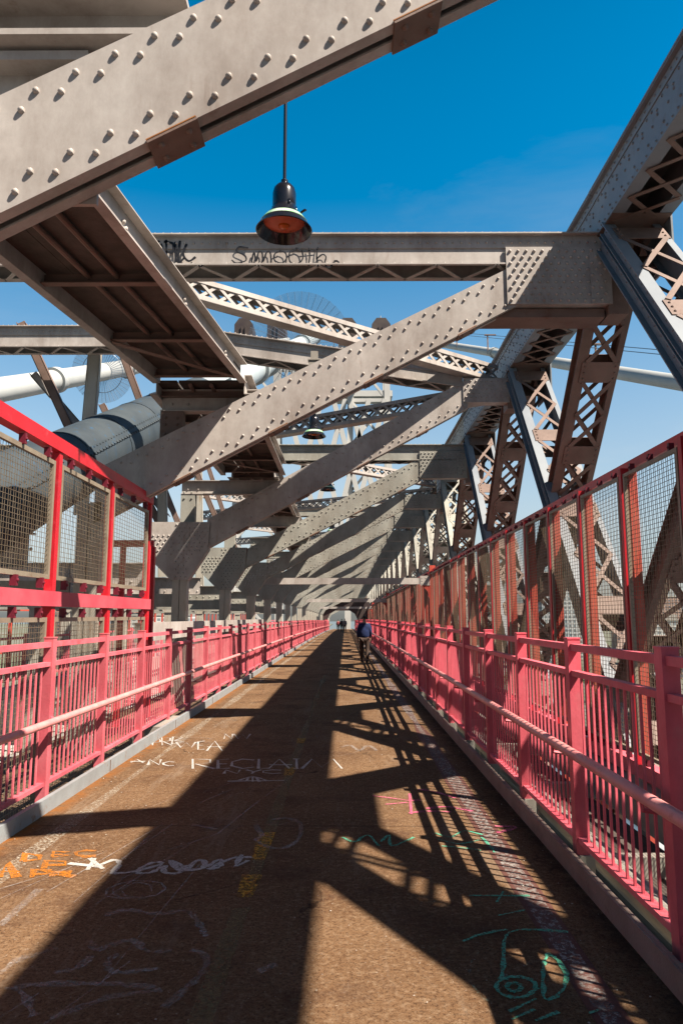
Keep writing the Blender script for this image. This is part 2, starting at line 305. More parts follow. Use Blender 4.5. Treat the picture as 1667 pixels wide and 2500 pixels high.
MARKS = [('w',0.035,[(-1.96,5.37),(-1.7,5.3)]),('w',0.035,[(-1.78,5.24),(-1.81,5.48)]),('w',0.035,[(-1.85,5.48),(-1.68,5.26)]),('w',0.035,[(-1.75,5.3),(-1.73,5.33),(-1.71,5.37),(-1.69,5.41),(-1.67,5.44),(-1.65,5.44),(-1.63,5.43),(-1.62,5.42),(-1.61,5.39),(-1.6,5.36),(-1.59,5.32),(-1.59,5.27),(-1.59,5.24),(-1.59,5.21),(-1.59,5.2),(-1.59,5.18),(-1.58,5.18),(-1.56,5.17),(-1.53,5.18),(-1.5,5.18),(-1.47,5.2),(-1.44,5.21),(-1.42,5.24),(-1.4,5.26),(-1.37,5.28),(-1.35,5.3),(-1.33,5.32),(-1.31,5.33),(-1.3,5.35),(-1.3,5.36),(-1.3,5.38),(-1.31,5.39),(-1.32,5.39),(-1.33,5.4),(-1.35,5.39),(-1.37,5.39),(-1.38,5.37),(-1.4,5.34),(-1.41,5.31),(-1.42,5.27),(-1.42,5.24),(-1.42,5.22),(-1.42,5.2),(-1.41,5.18),(-1.4,5.18),(-1.39,5.17),(-1.36,5.18),(-1.34,5.18),(-1.32,5.2),(-1.31,5.22),(-1.3,5.25),(-1.29,5.28),(-1.28,5.31)]),('w',0.035,[(-1.26,5.33),(-1.26,5.3),(-1.26,5.26),(-1.25,5.23),(-1.24,5.2),(-1.22,5.18),(-1.19,5.17),(-1.16,5.17),(-1.14,5.18),(-1.13,5.2),(-1.13,5.23),(-1.13,5.27),(-1.14,5.31),(-1.17,5.35),(-1.21,5.39),(-1.25,5.43),(-1.26,5.44),(-1.24,5.4),(-1.2,5.32),(-1.15,5.25),(-1.12,5.22),(-1.1,5.24),(-1.09,5.3),(-1.08,5.37),(-1.07,5.42),(-1.05,5.44),(-1.03,5.44),(-1.02,5.43),(-1.01,5.42),(-1.0,5.39),(-0.99,5.35),(-0.99,5.31),(-0.99,5.28),(-1.01,5.26),(-1.03,5.25),(-1.06,5.24),(-1.08,5.24),(-1.09,5.26),(-1.11,5.28),(-1.12,5.31),(-1.13,5.33)]),('w',0.035,[(-0.97,5.31),(-0.96,5.33),(-0.94,5.38),(-0.93,5.42),(-0.92,5.44),(-0.91,5.45),(-0.9,5.45),(-0.89,5.44),(-0.88,5.42),(-0.88,5.4),(-0.87,5.36),(-0.87,5.33),(-0.88,5.31),(-0.89,5.29),(-0.92,5.27),(-0.94,5.26),(-0.95,5.26),(-0.93,5.29),(-0.91,5.34),(-0.88,5.4),(-0.85,5.44),(-0.83,5.47),(-0.81,5.49),(-0.79,5.5),(-0.77,5.51),(-0.74,5.51),(-0.71,5.51),(-0.68,5.5),(-0.66,5.49)]),('w',0.035,[(-0.76,5.56),(-0.76,5.5),(-0.77,5.42),(-0.77,5.35),(-0.77,5.31),(-0.76,5.32),(-0.74,5.36),(-0.71,5.41),(-0.7,5.44)]),('w',0.035,[(-1.75,8.55),(-1.87,9.11),(-1.65,9.08),(-1.61,8.88),(-1.78,8.82),(-1.5,8.55)]),('w',0.035,[(-1.42,9.11),(-1.55,9.05),(-1.46,8.55),(-1.33,8.58)]),('w',0.035,[(-1.51,8.82),(-1.4,8.82)]),('w',0.035,[(-1.11,9.05),(-1.26,9.11),(-1.36,8.94),(-1.33,8.71),(-1.18,8.56),(-1.06,8.64)]),('w',0.035,[(-1.06,9.11),(-1.0,8.56),(-0.89,8.58)]),('w',0.035,[(-0.88,8.56),(-0.81,9.11),(-0.64,8.56)]),('w',0.035,[(-0.9,8.77),(-0.63,8.77)]),('w',0.035,[(-0.6,9.12),(-0.56,8.56)]),('w',0.035,[(-0.64,9.12),(-0.56,9.12)]),('w',0.035,[(-0.6,8.56),(-0.53,8.56)]),('w',0.035,[(-0.5,8.56),(-0.41,9.12),(-0.28,8.64),(-0.15,9.12),(-0.04,8.56)]),('w',0.03,[(-1.35,8.29),(-1.36,8.48),(-1.2,8.29),(-1.2,8.49)]),('w',0.03,[(-1.13,8.49),(-1.03,8.39),(-0.96,8.49)]),('w',0.03,[(-1.03,8.39),(-1.04,8.29)]),('w',0.03,[(-0.73,8.47),(-0.83,8.49),(-0.93,8.43),(-0.92,8.35),(-0.81,8.29),(-0.72,8.32)]),('w',0.03,[(-1.25,7.92),(-0.65,7.96)]),('w',0.03,[(-1.13,7.97),(-1.11,8.01),(-1.08,8.06),(-1.05,8.11),(-1.01,8.13),(-0.97,8.11),(-0.92,8.06),(-0.88,8.01),(-0.85,7.97)]),('w',0.03,[(-1.01,8.13),(-0.98,7.9)]),('w',0.03,[(-1.05,8.08),(-1.05,7.92)]),('w',0.03,[(-0.96,8.08),(-0.91,7.9)]),('w',0.025,[(-2.35,10.3),(-2.19,9.88),(-2.2,10.26),(-2.05,9.89),(-2.08,10.3)]),('w',0.025,[(-1.97,10.39),(-2.05,10.32),(-1.93,9.73),(-1.85,9.76)]),('w',0.025,[(-1.99,10.05),(-1.92,10.05)]),('w',0.025,[(-1.8,9.65),(-1.83,10.39),(-1.6,9.65)]),('w',0.025,[(-1.85,9.93),(-1.63,9.94)]),('w',0.025,[(-1.73,10.57),(-1.78,10.99),(-1.62,10.57),(-1.67,10.99)]),('w',0.025,[(-1.65,10.99),(-1.53,10.57),(-1.52,10.95),(-1.41,10.57),(-1.41,10.99)]),('w',0.025,[(-2.61,10.04),(-2.74,10.57),(-2.63,10.51),(-2.57,10.3),(-2.66,10.27)]),('w',0.025,[(-2.48,10.05),(-2.64,10.66),(-2.51,10.63),(-2.46,10.4),(-2.54,10.34),(-2.35,10.05)]),('w',0.025,[(-2.37,10.13),(-2.5,10.75),(-2.34,10.66),(-2.4,10.43),(-2.24,10.31),(-2.37,10.13)]),('w',0.025,[(-2.56,8.88),(-2.54,9.08),(-2.41,8.88)]),('w',0.025,[(-2.59,8.96),(-2.41,8.96)]),('w',0.025,[(-2.32,8.76),(-2.39,9.08),(-2.19,8.76),(-2.25,9.08)]),('w',0.025,[(-2.05,8.92),(-2.12,8.95),(-2.17,8.87),(-2.14,8.77),(-2.06,8.7),(-2.01,8.73)]),('o',0.05,[(-2.1,5.09),(-2.15,5.24),(-2.04,5.22),(-2.02,5.16),(-2.11,5.15)]),('o',0.05,[(-1.97,5.11),(-2.0,5.19),(-1.88,5.19),(-1.87,5.16),(-1.97,5.15),(-1.82,5.11)]),('o',0.05,[(-2.09,5.26),(-2.14,5.42),(-2.0,5.41),(-1.97,5.34),(-2.11,5.33)]),('o',0.05,[(-2.31,5.09),(-2.39,5.37),(-2.2,5.09)]),('o',0.05,[(-2.37,5.2),(-2.23,5.2)]),('o',0.05,[(-2.3,5.41),(-2.36,5.58),(-2.23,5.53),(-2.2,5.45),(-2.3,5.41)]),('o',0.05,[(-2.13,5.5),(-2.17,5.63),(-2.06,5.61),(-2.13,5.56),(-2.01,5.54),(-2.13,5.5)]),('o',0.05,[(-1.86,5.64),(-1.94,5.65),(-2.0,5.61),(-1.97,5.55),(-1.89,5.51),(-1.82,5.53)]),('g',0.022,[(0.9,3.67),(0.89,3.66),(0.89,3.65),(0.88,3.64),(0.87,3.63),(0.86,3.62),(0.85,3.61),(0.84,3.6),(0.83,3.59),(0.82,3.59),(0.81,3.58),(0.8,3.58),(0.79,3.58),(0.78,3.58),(0.77,3.58),(0.76,3.58),(0.75,3.59),(0.74,3.59),(0.73,3.6),(0.72,3.61),(0.72,3.62),(0.71,3.63),(0.71,3.64),(0.71,3.65),(0.71,3.66),(0.71,3.67),(0.71,3.68),(0.72,3.7),(0.72,3.71),(0.73,3.72),(0.74,3.73),(0.75,3.74),(0.76,3.75),(0.77,3.75),(0.78,3.76),(0.79,3.77),(0.81,3.77),(0.82,3.77),(0.83,3.77),(0.84,3.77),(0.85,3.77),(0.86,3.76),(0.87,3.76),(0.88,3.75),(0.89,3.74),(0.89,3.73),(0.9,3.72),(0.9,3.71),(0.9,3.7),(0.9,3.69),(0.89,3.67),(0.89,3.66),(0.89,3.65)]),('g',0.022,[(0.83,3.67),(0.82,3.67),(0.82,3.66),(0.82,3.66),(0.82,3.65),(0.81,3.65),(0.81,3.65),(0.81,3.64),(0.8,3.64),(0.8,3.64),(0.79,3.64),(0.79,3.63),(0.79,3.63),(0.78,3.63),(0.78,3.63),(0.77,3.64),(0.77,3.64),(0.77,3.64),(0.77,3.64),(0.76,3.65),(0.76,3.65),(0.76,3.65),(0.76,3.66),(0.76,3.66),(0.76,3.67),(0.76,3.67),(0.76,3.68),(0.76,3.68),(0.77,3.69),(0.77,3.69),(0.77,3.7),(0.77,3.7),(0.78,3.7),(0.78,3.71),(0.79,3.71),(0.79,3.71),(0.8,3.71),(0.8,3.71),(0.8,3.71),(0.81,3.71),(0.81,3.71),(0.81,3.71),(0.82,3.71),(0.82,3.7),(0.82,3.7),(0.82,3.7),(0.83,3.69),(0.83,3.69),(0.83,3.68),(0.83,3.68),(0.83,3.67),(0.82,3.67),(0.82,3.66)]),('g',0.022,[(1.05,4.02),(1.04,4.0),(1.03,3.97),(1.01,3.94),(1.0,3.91),(0.99,3.88),(0.98,3.85),(0.97,3.82),(0.96,3.78),(0.94,3.72),(0.93,3.66),(0.91,3.6),(0.91,3.57),(0.92,3.56),(0.94,3.57),(0.97,3.59),(0.99,3.62),(1.01,3.64),(1.03,3.67),(1.04,3.7),(1.06,3.74),(1.07,3.77),(1.08,3.81),(1.08,3.85),(1.08,3.89),(1.08,3.92),(1.08,3.94),(1.07,3.96),(1.07,3.98),(1.06,3.99),(1.06,4.0),(1.05,4.01),(1.05,4.02)]),('g',0.022,[(0.74,3.74),(0.74,3.75),(0.75,3.76),(0.76,3.78),(0.77,3.82),(0.79,3.89),(0.81,3.98),(0.83,4.07),(0.85,4.15),(0.87,4.2),(0.88,4.23),(0.89,4.24),(0.9,4.26),(0.93,4.28),(0.95,4.29),(0.98,4.3),(1.01,4.3),(1.06,4.3),(1.13,4.29),(1.19,4.28),(1.23,4.27)]),('g',0.022,[(0.63,4.15),(0.65,4.17),(0.68,4.19),(0.71,4.22),(0.75,4.24),(0.79,4.26),(0.83,4.28),(0.87,4.29),(0.9,4.3)]),('g',0.022,[(0.72,3.46),(0.87,3.57)]),('g',0.022,[(0.72,3.4),(0.84,3.48)]),('g',0.022,[(0.82,3.39),(0.94,3.46)]),('g',0.022,[(1.07,3.45),(1.13,3.48)]),('g',0.022,[(0.89,4.49),(1.07,4.57)]),('g',0.022,[(0.77,4.79),(0.79,4.79),(0.83,4.79),(0.88,4.79),(0.93,4.79),(0.99,4.79),(1.05,4.79),(1.11,4.79),(1.15,4.79)]),('g',0.022,[(0.73,5.77),(0.76,5.76),(0.8,5.75),(0.85,5.73),(0.89,5.72),(0.93,5.71),(0.96,5.69),(0.99,5.68),(1.01,5.67)]),('g',0.022,[(1.07,5.99),(1.08,5.95),(1.09,5.89),(1.09,5.83),(1.1,5.77),(1.1,5.73),(1.1,5.68),(1.1,5.65),(1.1,5.62)]),('g',0.022,[(1.0,4.86),(0.92,4.68)]),('g',0.022,[(0.72,6.1),(0.74,6.07),(0.77,6.03),(0.8,6.0),(0.83,5.99),(0.86,6.02),(0.89,6.07),(0.93,6.13),(0.96,6.16),(1.0,6.15),(1.04,6.11),(1.08,6.07),(1.1,6.05)]),('g',0.022,[(0.72,5.93),(0.75,5.91),(0.79,5.87),(0.83,5.84),(0.87,5.82),(0.92,5.84),(0.98,5.87),(1.03,5.91),(1.06,5.93)]),('g',0.022,[(0.27,5.87),(0.29,5.91),(0.31,5.97),(0.34,6.03),(0.35,6.04),(0.35,5.99),(0.34,5.9),(0.34,5.81),(0.35,5.77),(0.39,5.79),(0.44,5.86),(0.5,5.93),(0.54,5.99)]),('g',0.022,[(-0.03,5.98),(-0.01,5.96),(0.01,5.92),(0.04,5.88),(0.07,5.87),(0.1,5.9),(0.12,5.97),(0.15,6.02),(0.18,6.04),(0.2,6.0),(0.22,5.91),(0.24,5.82),(0.25,5.77)]),('q',0.012,[(0.7,4.03),(0.69,4.02),(0.68,4.0),(0.66,3.98),(0.65,3.95),(0.63,3.91),(0.62,3.87),(0.61,3.82),(0.61,3.77),(0.6,3.74),(0.6,3.7),(0.61,3.66),(0.61,3.63),(0.62,3.61),(0.62,3.59),(0.63,3.57),(0.64,3.56),(0.65,3.55),(0.67,3.54),(0.68,3.54),(0.69,3.54)]),('q',0.012,[(0.71,3.71),(0.73,3.74),(0.76,3.77),(0.8,3.8),(0.84,3.84),(0.89,3.88),(0.95,3.92),(1.0,3.96),(1.04,3.99)]),('q',0.012,[(0.76,4.31),(0.78,4.28),(0.8,4.23),(0.84,4.18),(0.87,4.15),(0.91,4.15),(0.96,4.16),(1.01,4.17),(1.04,4.18)]),('p',0.04,[(0.26,7.3),(0.32,7.27),(0.42,7.22),(0.51,7.17),(0.58,7.13),(0.63,7.12),(0.67,7.13),(0.69,7.13),(0.71,7.14)]),('p',0.04,[(0.37,6.98),(0.58,7.05)]),('p',0.04,[(0.63,7.39),(0.58,6.65)]),('p',0.04,[(0.56,6.68),(0.6,6.7),(0.64,6.72),(0.7,6.74),(0.75,6.75),(0.8,6.75),(0.85,6.74),(0.9,6.73),(0.94,6.72)]),('p',0.04,[(0.73,7.57),(0.76,7.55),(0.79,7.54),(0.83,7.51),(0.87,7.48),(0.92,7.42),(0.97,7.34),(1.02,7.27),(1.05,7.22)]),('p',0.04,[(0.72,6.83),(0.75,6.84),(0.81,6.87),(0.87,6.9),(0.92,6.9),(0.98,6.88),(1.04,6.83),(1.1,6.79),(1.14,6.75)]),('p',0.04,[(1.24,6.29),(1.28,6.28),(1.34,6.28),(1.39,6.27),(1.41,6.26),(1.38,6.22),(1.32,6.17),(1.25,6.13),(1.22,6.1),(1.22,6.11),(1.26,6.12),(1.29,6.15),(1.32,6.16)]),('c',0.03,[(-1.41,4.48),(-1.39,4.49),(-1.35,4.52),(-1.32,4.54),(-1.28,4.55),(-1.24,4.54),(-1.19,4.52),(-1.15,4.5),(-1.11,4.5),(-1.07,4.5),(-1.02,4.52),(-0.99,4.54),(-0.95,4.54),(-0.92,4.52),(-0.9,4.49),(-0.88,4.45),(-0.86,4.42),(-0.85,4.4),(-0.84,4.38),(-0.83,4.36),(-0.82,4.33),(-0.8,4.3),(-0.79,4.26),(-0.77,4.22),(-0.76,4.2)]),('c',0.03,[(-1.37,4.14),(-1.36,4.12),(-1.34,4.08),(-1.33,4.05),(-1.31,4.04),(-1.29,4.04),(-1.28,4.06),(-1.26,4.08),(-1.24,4.1),(-1.22,4.12),(-1.19,4.14),(-1.17,4.15),(-1.15,4.15),(-1.13,4.14),(-1.11,4.12),(-1.09,4.09),(-1.08,4.06),(-1.06,4.05),(-1.04,4.03),(-1.03,4.02),(-1.01,4.02),(-0.98,4.02),(-0.95,4.02),(-0.92,4.03),(-0.91,4.03)]),('c',0.03,[(-1.17,3.99),(-1.18,3.98),(-1.19,3.96),(-1.2,3.94),(-1.2,3.92),(-1.2,3.9),(-1.19,3.87),(-1.18,3.85),(-1.17,3.83),(-1.16,3.82),(-1.15,3.81),(-1.13,3.8),(-1.11,3.8),(-1.07,3.8),(-1.01,3.82),(-0.96,3.83),(-0.93,3.84)]),('c',0.03,[(-1.6,3.64),(-1.57,3.65),(-1.53,3.66),(-1.49,3.68),(-1.44,3.68),(-1.38,3.69),(-1.31,3.69),(-1.24,3.69),(-1.18,3.69),(-1.13,3.69),(-1.09,3.69),(-1.05,3.68),(-1.02,3.67),(-0.97,3.67),(-0.92,3.66),(-0.88,3.65),(-0.87,3.63),(-0.9,3.62),(-0.96,3.61),(-1.03,3.59),(-1.09,3.57),(-1.14,3.52),(-1.2,3.47),(-1.24,3.43),(-1.28,3.39)]),('c',0.03,[(-1.56,3.65),(-1.55,3.64),(-1.52,3.62),(-1.49,3.59),(-1.46,3.56),(-1.44,3.53),(-1.41,3.48),(-1.38,3.44),(-1.36,3.41)]),('c',0.03,[(-0.81,4.04),(-0.79,4.03),(-0.76,4.02),(-0.74,4.0),(-0.72,3.97),(-0.71,3.94),(-0.7,3.89),(-0.7,3.85),(-0.7,3.81),(-0.71,3.77),(-0.72,3.74),(-0.73,3.7),(-0.75,3.66),(-0.76,3.62),(-0.78,3.56),(-0.8,3.52),(-0.81,3.48)]),('c',0.03,[(-1.43,3.8),(-1.41,3.8),(-1.39,3.81),(-1.36,3.82),(-1.34,3.83),(-1.33,3.85),(-1.32,3.87),(-1.32,3.9),(-1.31,3.92),(-1.31,3.94),(-1.31,3.95),(-1.31,3.96),(-1.31,3.97)]),('c',0.03,[(-1.69,3.78),(-1.69,3.81),(-1.68,3.84),(-1.68,3.88),(-1.67,3.92),(-1.65,3.95),(-1.62,3.97),(-1.59,3.99),(-1.57,4.01),(-1.56,4.03),(-1.54,4.04),(-1.53,4.05),(-1.52,4.06)]),('c',0.03,[(-0.76,6.34),(-0.74,6.28),(-0.72,6.19),(-0.69,6.11),(-0.67,6.04),(-0.67,5.99),(-0.69,5.95),(-0.7,5.91),(-0.69,5.87),(-0.65,5.81),(-0.6,5.75),(-0.55,5.7),(-0.5,5.69),(-0.46,5.71),(-0.42,5.77),(-0.39,5.84),(-0.37,5.93),(-0.36,6.02),(-0.36,6.13),(-0.37,6.25),(-0.38,6.34),(-0.4,6.4),(-0.42,6.45),(-0.45,6.48),(-0.48,6.5),(-0.52,6.51),(-0.56,6.5),(-0.6,6.48),(-0.63,6.47)]),('c',0.03,[(-1.29,6.32),(-1.06,6.18)]),('c',0.03,[(-1.95,4.33),(-1.96,4.88)]),('c',0.03,[(-0.43,3.81),(-0.35,3.89)]),('c',0.03,[(-0.05,9.9),(-0.03,9.94),(-0.0,10.0),(0.03,10.05),(0.07,10.06),(0.09,9.98),(0.12,9.84),(0.15,9.72),(0.18,9.66),(0.21,9.72),(0.24,9.86),(0.27,10.0),(0.3,10.06),(0.33,10.01),(0.36,9.88),(0.39,9.75),(0.4,9.67)]),('c',0.03,[(1.46,15.85),(1.54,15.69),(1.65,15.47),(1.74,15.24),(1.79,15.06),(1.77,14.93),(1.7,14.82),(1.62,14.74),(1.57,14.69)]),('c',0.03,[(1.24,12.3),(1.28,12.21),(1.35,12.08),(1.41,11.95),(1.43,11.82),(1.41,11.69),(1.37,11.57),(1.31,11.45),(1.28,11.38)])]
MARKS = [(c, w_*(1.35 if c == 'c' else 1), p) for c, w_, p in MARKS]
rs = random.Random(21)
for _ in range(12):
    x, y, h_, r_ = rs.uniform(-2.3,1.0), rs.uniform(2.6,15), rs.uniform(0,6.28), rs.uniform(.05,.13); pts = []; dh = rs.uniform(.1,.5)
    for q in range(rs.randint(14,34)):
        dh += rs.uniform(-.22,.22); dh = max(-.8, min(.8, dh)); h_ += dh; x += math.cos(h_)*r_; y += math.sin(h_)*r_; pts.append((max(-2.5,min(1.2,x)), y))
    MARKS.append(('c', rs.uniform(.008,.016), pts))
for _ in range(16):
    x, y = rs.uniform(-2.3,-.6), rs.uniform(2.5,8); MARKS.append(('c', .012, [(x,y),(x+rs.uniform(.1,.5),y+rs.uniform(.4,1.8))]))
for i, (k, lab) in enumerate((('w','white scribbled script and the words RECLAIM NYC'),('o','orange sprayed letters near the left kerb'),('g','green sprayed loops and dashes'),
               ('q','thin green circle lines'),('p','pink sprayed strokes'),('c','faint chalk curls'))):
    ribbon('graffiti', PAINT[k], [(wd, pts) for c, wd, pts in MARKS if c == k], deck, .004+.0006*i, i)['label'] = lab
def lane(name, m, x, wd, y0, y1, lab, z=.003):
    ys = []; y = y0
    while y < y1: ys.append(y); y += 1.5 if y < 60 else 4
    ys.append(y1)
    ribbon(name, m, [(wd, [(x, q) for q in ys])], deck, z, 3)['label'] = lab
lane('painted_line', PAINT['line'], -2.32, .13, .5, 120, 'worn white line along the left side')
lane('painted_line', PAINT['liner'], 1.157, .13, 3.35, 120, 'worn whitish line along the right side')
lane('painted_line', PAINT['old'], -.63, .12, 1.5, 4.6, 'faded centre stripe'); lane('painted_line', PAINT['old'], -.62, .11, 5.0, 22, 'fainter far part of the centre stripe')
for y0, y1 in ((1.9,2.3),(4.75,5.15),(5.45,6.1),(8.2,8.6),(10.2,10.6),(3.0,3.2)):
    lane('painted_line', PAINT['yel'], -.63, .14, y0, y1, 'flecked yellow centre dash', .0065)
# maroon band under the right line
MAR = mat('maroon_deck_band', (.085,.025,.018), .8, col2=(.12,.045,.03), scale=14, stain=(.4,.33,.28), stain_amt=.4, bump=.3)
ribbon('painted_band', MAR, [(.15, [(1.157, 3.35+1.5*i) for i in range(40)])], deck, .0018, 5)['label'] = 'maroon band beneath the right line'
# grit, flakes and litter on the deck
b = MB(); rnd = random.Random(4)
for _ in range(420):
    x = rnd.choice((rnd.uniform(-2.6,-1.9), rnd.uniform(1.1,1.5), rnd.uniform(-2.6,1.5))); y = rnd.uniform(1.6, 14); s = rnd.uniform(.003,.010)
    a = rnd.uniform(0, 6.28); vs = [(x+s*math.cos(a+t)*rnd.uniform(.6,1), y+s*math.sin(a+t)*rnd.uniform(.6,1), .0075+D(y)) for t in (0,1.5,3.1,4.6)]
    top = (x, y, .0075+s*.5+D(y)); b.add(vs+[top], [(0,1,4),(1,2,4),(2,3,4),(3,0,4)])
g = b.build('grit', mat('pale_grit', (.55,.5,.44), .9, col2=(.3,.26,.2), scale=20)); g['kind'] = 'stuff'; g['label'] = 'scattered grit and paint flakes on the deck'

kl = struct(strip('kerb_left', -2.70, -2.655, -.14, .13, KERBM), 'pale blue-grey steel kerb plate with rust at its foot')
kr = struct(strip('kerb_right', 1.52, 1.535, -.14, .134, KERBR), 'brown scuffed steel kerb plate')
strip('top_lip', 1.535, 1.56, .118, .137, KERBR, kr)
b = MB()
for k in range(20):
    y = 2.1+3.15*k; b.box(-2.654,-2.648,y,y+.012,-.1,.125)
b.build('plate_joint', RUSTY, kl)

# ---------------------------------------------------------------- pink railings
RAILY = 1.576
def railing(side, label):
    sx = 1 if side > 0 else -1
    y0 = (3.77 if side > 0 else 6.997) - RAILY*(4 if side > 0 else 6)
    xin = 1.626 if side > 0 else -2.81; top = 1.58 if side > 0 else 1.535
    r = thing('pink_railing', label, 'railing', (0,0,0))
    lo = min(xin, xin+sx*.09); hi = max(xin, xin+sx*.09); xc = (lo+hi)/2
    def X(a, c): return (min(a,c), max(a,c))
    N = 82
    # prototypes
    pm = MB().box(lo,hi,0,.09,-.02 if side<0 else .06,top-.012); pm.box(lo-.004,hi+.004,-.004,.094,top-.012,top)
    pm.box(lo,hi,.09,.096,top-.13,top-.04)
    post = pm.build('post', PINK if side>0 else PINKP, r)
    bb = MB().box(lo-.03,hi+.03,-.02,.11,-.2,.07 if side>0 else .0); bb.rivet((lo-.03 if sx>0 else hi+.03,.045,-.01),(-sx,0,0),.02)
    base = bb.build('post_base', PIPE, r)
    pb = MB(); nb = 12
    for i in range(1, nb+1):
        y = .09+(RAILY-.09)*i/(nb+1); x = xc+sx*.005
        pb.box(x-.007, x+.007, y-.009, y+.009, .19, top-.26)
    pan = pb.build('baluster_panel', PINK if side>0 else PINKP, r)
    br = MB(); hx = xin-sx*.125
    br.tube([(xin,.045,.78),(xin-sx*.05,.045,.755),(hx,.045,.765),(hx,.045,.81)], .014, 6)
    brk = br.build('handrail_bracket', PINK, r)
    for k in range(N):
        y = y0+RAILY*k
        for proto in (post, base, pan, brk):
            o = proto
            if k: o = proto.copy(); COL.objects.link(o); o.parent = r
            o.location = (0, y, D(y))
    ys = [y0+RAILY*k for k in range(0, N, 1)]
    M_ = PINK if side>0 else PINKP
    strip('top_rail', xc-.027, xc+.027, top-.095, top-.045, M_, r, ys)
    strip('middle_rail', xc-.03, xc+.03, top-.275, top-.235, M_, r, ys)
    strip('bottom_rail', xc-.032, xc+.032, .155, .19, M_, r, ys)
    t = MB().tube([(hx, y, D(y)+(.834 if side>0 else .775)) for y in ys], .034, 12)
    for k in range(1, N, 4):
        y = y0+RAILY*k+.35; t.tube([(hx,y,D(y)+(.834 if side>0 else .775)),(hx,y+.05,D(y)+(.834 if side>0 else .775))], .030, 12)
    t.build('handrail', HANDR, r, smooth=True)
    return r
railing(1, 'pink metal railing with round handrail along the right side of the walkway')
railing(-1, 'sun-bleached pink metal railing with round handrail along the left side of the walkway')

# ledges, pipes and planks beside the deck
l1 = struct(strip('grating_ledge', 1.575, 1.86, -.30, -.26, LEDGE), 'tan perforated ledge between deck and right railing')
b = MB()
for i in range(900):
    y = 1.5+i*.035; b.box(1.70,1.715,y,y+.02,-.2598,-.2575)
b.build('drain_slot', DARKM, l1)
def longtube(name, x, z, r, m, lab, cat, y1=60):
    o = MB().tube([(x, y, z+D(y)) for y in range(-6, y1, 3)], r, 12).build(name, m, smooth=True); return tag(o, lab, cat)
longtube('pipe', 2.02, -.17, .085, PIPE, 'thick tan-grey pipe running just outside the right railing', 'pipe')
longtube('conduit', 2.28, -.45, .12, mat('black_conduit', (.05,.05,.055), .5), 'fat black conduit running below the right railing', 'conduit')
longtube('cable_pipe', 2.6, -.62, .07, PIPE, 'thin pale pipe between the black conduit and the mesh fence', 'pipe')
struct(strip('service_plank_walk', 1.9, 3.5, -.86, -.82, DARKM), 'dark wooden service planks below the right railing')
struct(strip('service_beam', 3.55, 3.8, -.8, -.32, PIPE), 'grey edge beam under the tall mesh fence')
OUT = None
for k in range(20):
    y = 1.2+3.15*k
    if OUT is None:
        OUT = thing('outrigger_bracket', 'x', 'bracket', (0,y,D(y)), 0, 'outrigger brackets under the right railing')
        MB().box(1.56,4.2,0,.14,-.82,-.62).build('arm', PIPE, OUT); MB().box(1.93,1.99,.04,.1,-.62,-.2).build('prop', PIPE, OUT); o = OUT
    else: o = dup(OUT, (0,y,D(y)), 'x')
    o['label'] = ORD[k]+' steel outrigger bracket from the camera, under the right railing'
# ---------------------------------------------------------------- woven wire panel
def wire_mesh(x, y0, y1, z0, z1, pitch, r):
    b = MB(); n = int((y1-y0)/pitch); m = int((z1-z0)/pitch)
    for i in range(1, n):
        y = y0+(y1-y0)*i/n; o = r if i % 2 else -r; b.box(x-r+o, x+r+o, y-r, y+r, z0, z1)
    for j in range(1, m):
        z = z0+(z1-z0)*j/m; b.box(x-r, x+r, y0, y1, z-r, z+r)
    return b
CLAMP = mat('dark_red_clamp', (.16,.015,.03), .4)
def mesh_panel(parent, x, y0, y1, z0, z1, fr=.035, pitch=.045, r=.0022, at=(0,0,0), cw=.02):
    f = MB().box(x-.02,x+.02,y0,y0+fr,z0,z1).box(x-.02,x+.02,y1-fr,y1,z0,z1).box(x-.02,x+.02,y0+fr,y1-fr,z0,z0+fr).box(x-.02,x+.02,y0+fr,y1-fr,z1-fr,z1)
    nf = len(f.f)
    for z in (z1+.045, z0-.045):
        for t_ in (.14, .5, .86): yy = y0+t_*(y1-y0); f.box(x-.012,x+.05,yy-cw,yy+cw,z-.05,z+.05); f.rivet((x-.012 if x > 0 else x+.05,yy,z),(-1 if x > 0 else 1,0,0),.016)
    f = f.build('panel_frame', TAN, parent); f.data.materials.append(CLAMP)
    for pg in f.data.polygons[nf:]: pg.material_index = 1
    f = f; w_ = wire_mesh(x, y0+fr, y1-fr, z0+fr, z1-fr, pitch, r).build('wire_mesh', WIRE, f)
    f.location = at; return f
# tall fence on the right
RF = thing('tall_mesh_fence', 'tall red-framed wire mesh fence outside the right railing', 'fence')
FP = 1.722; FY0 = 7.59-FP*5
strip('top_rail', 3.755, 3.86, 3.66, 3.775, RED, RF, [FY0+FP*k for k in range(0,72)])
strip('bottom_rail', 3.69, 3.85, -.28, -.10, PINK, RF, [FY0+FP*k for k in range(0,72)])
pp = MB().box(3.735,3.84,0,.018,-1.2,3.67).box(3.735,3.84,.105,.123,-1.2,3.67).box(3.75,3.77,.018,.105,-1.2,3.67).build('post', REDO, RF)
pp2 = MB().box(3.63,3.735,.012,.095,-.10,3.67).build('post_face', RED, pp)
fp = mesh_panel(RF, 3.66, .145, FP-.025, .02, 3.58, .045, .055, .0026)
fw = fp.children[0]
for k in range(71):
    y = FY0+FP*k; loc = (0, y, D(y))
    if k == 0: pp.location = fp.location = loc; continue
    p2 = pp.copy(); COL.objects.link(p2); p2.parent = RF; p2.location = loc
    q = pp2.copy(); COL.objects.link(q); q.parent = p2
    f2 = fp.copy(); COL.objects.link(f2); f2.parent = RF; f2.location = loc
    w2 = fw.copy(); COL.objects.link(w2); w2.parent = f2
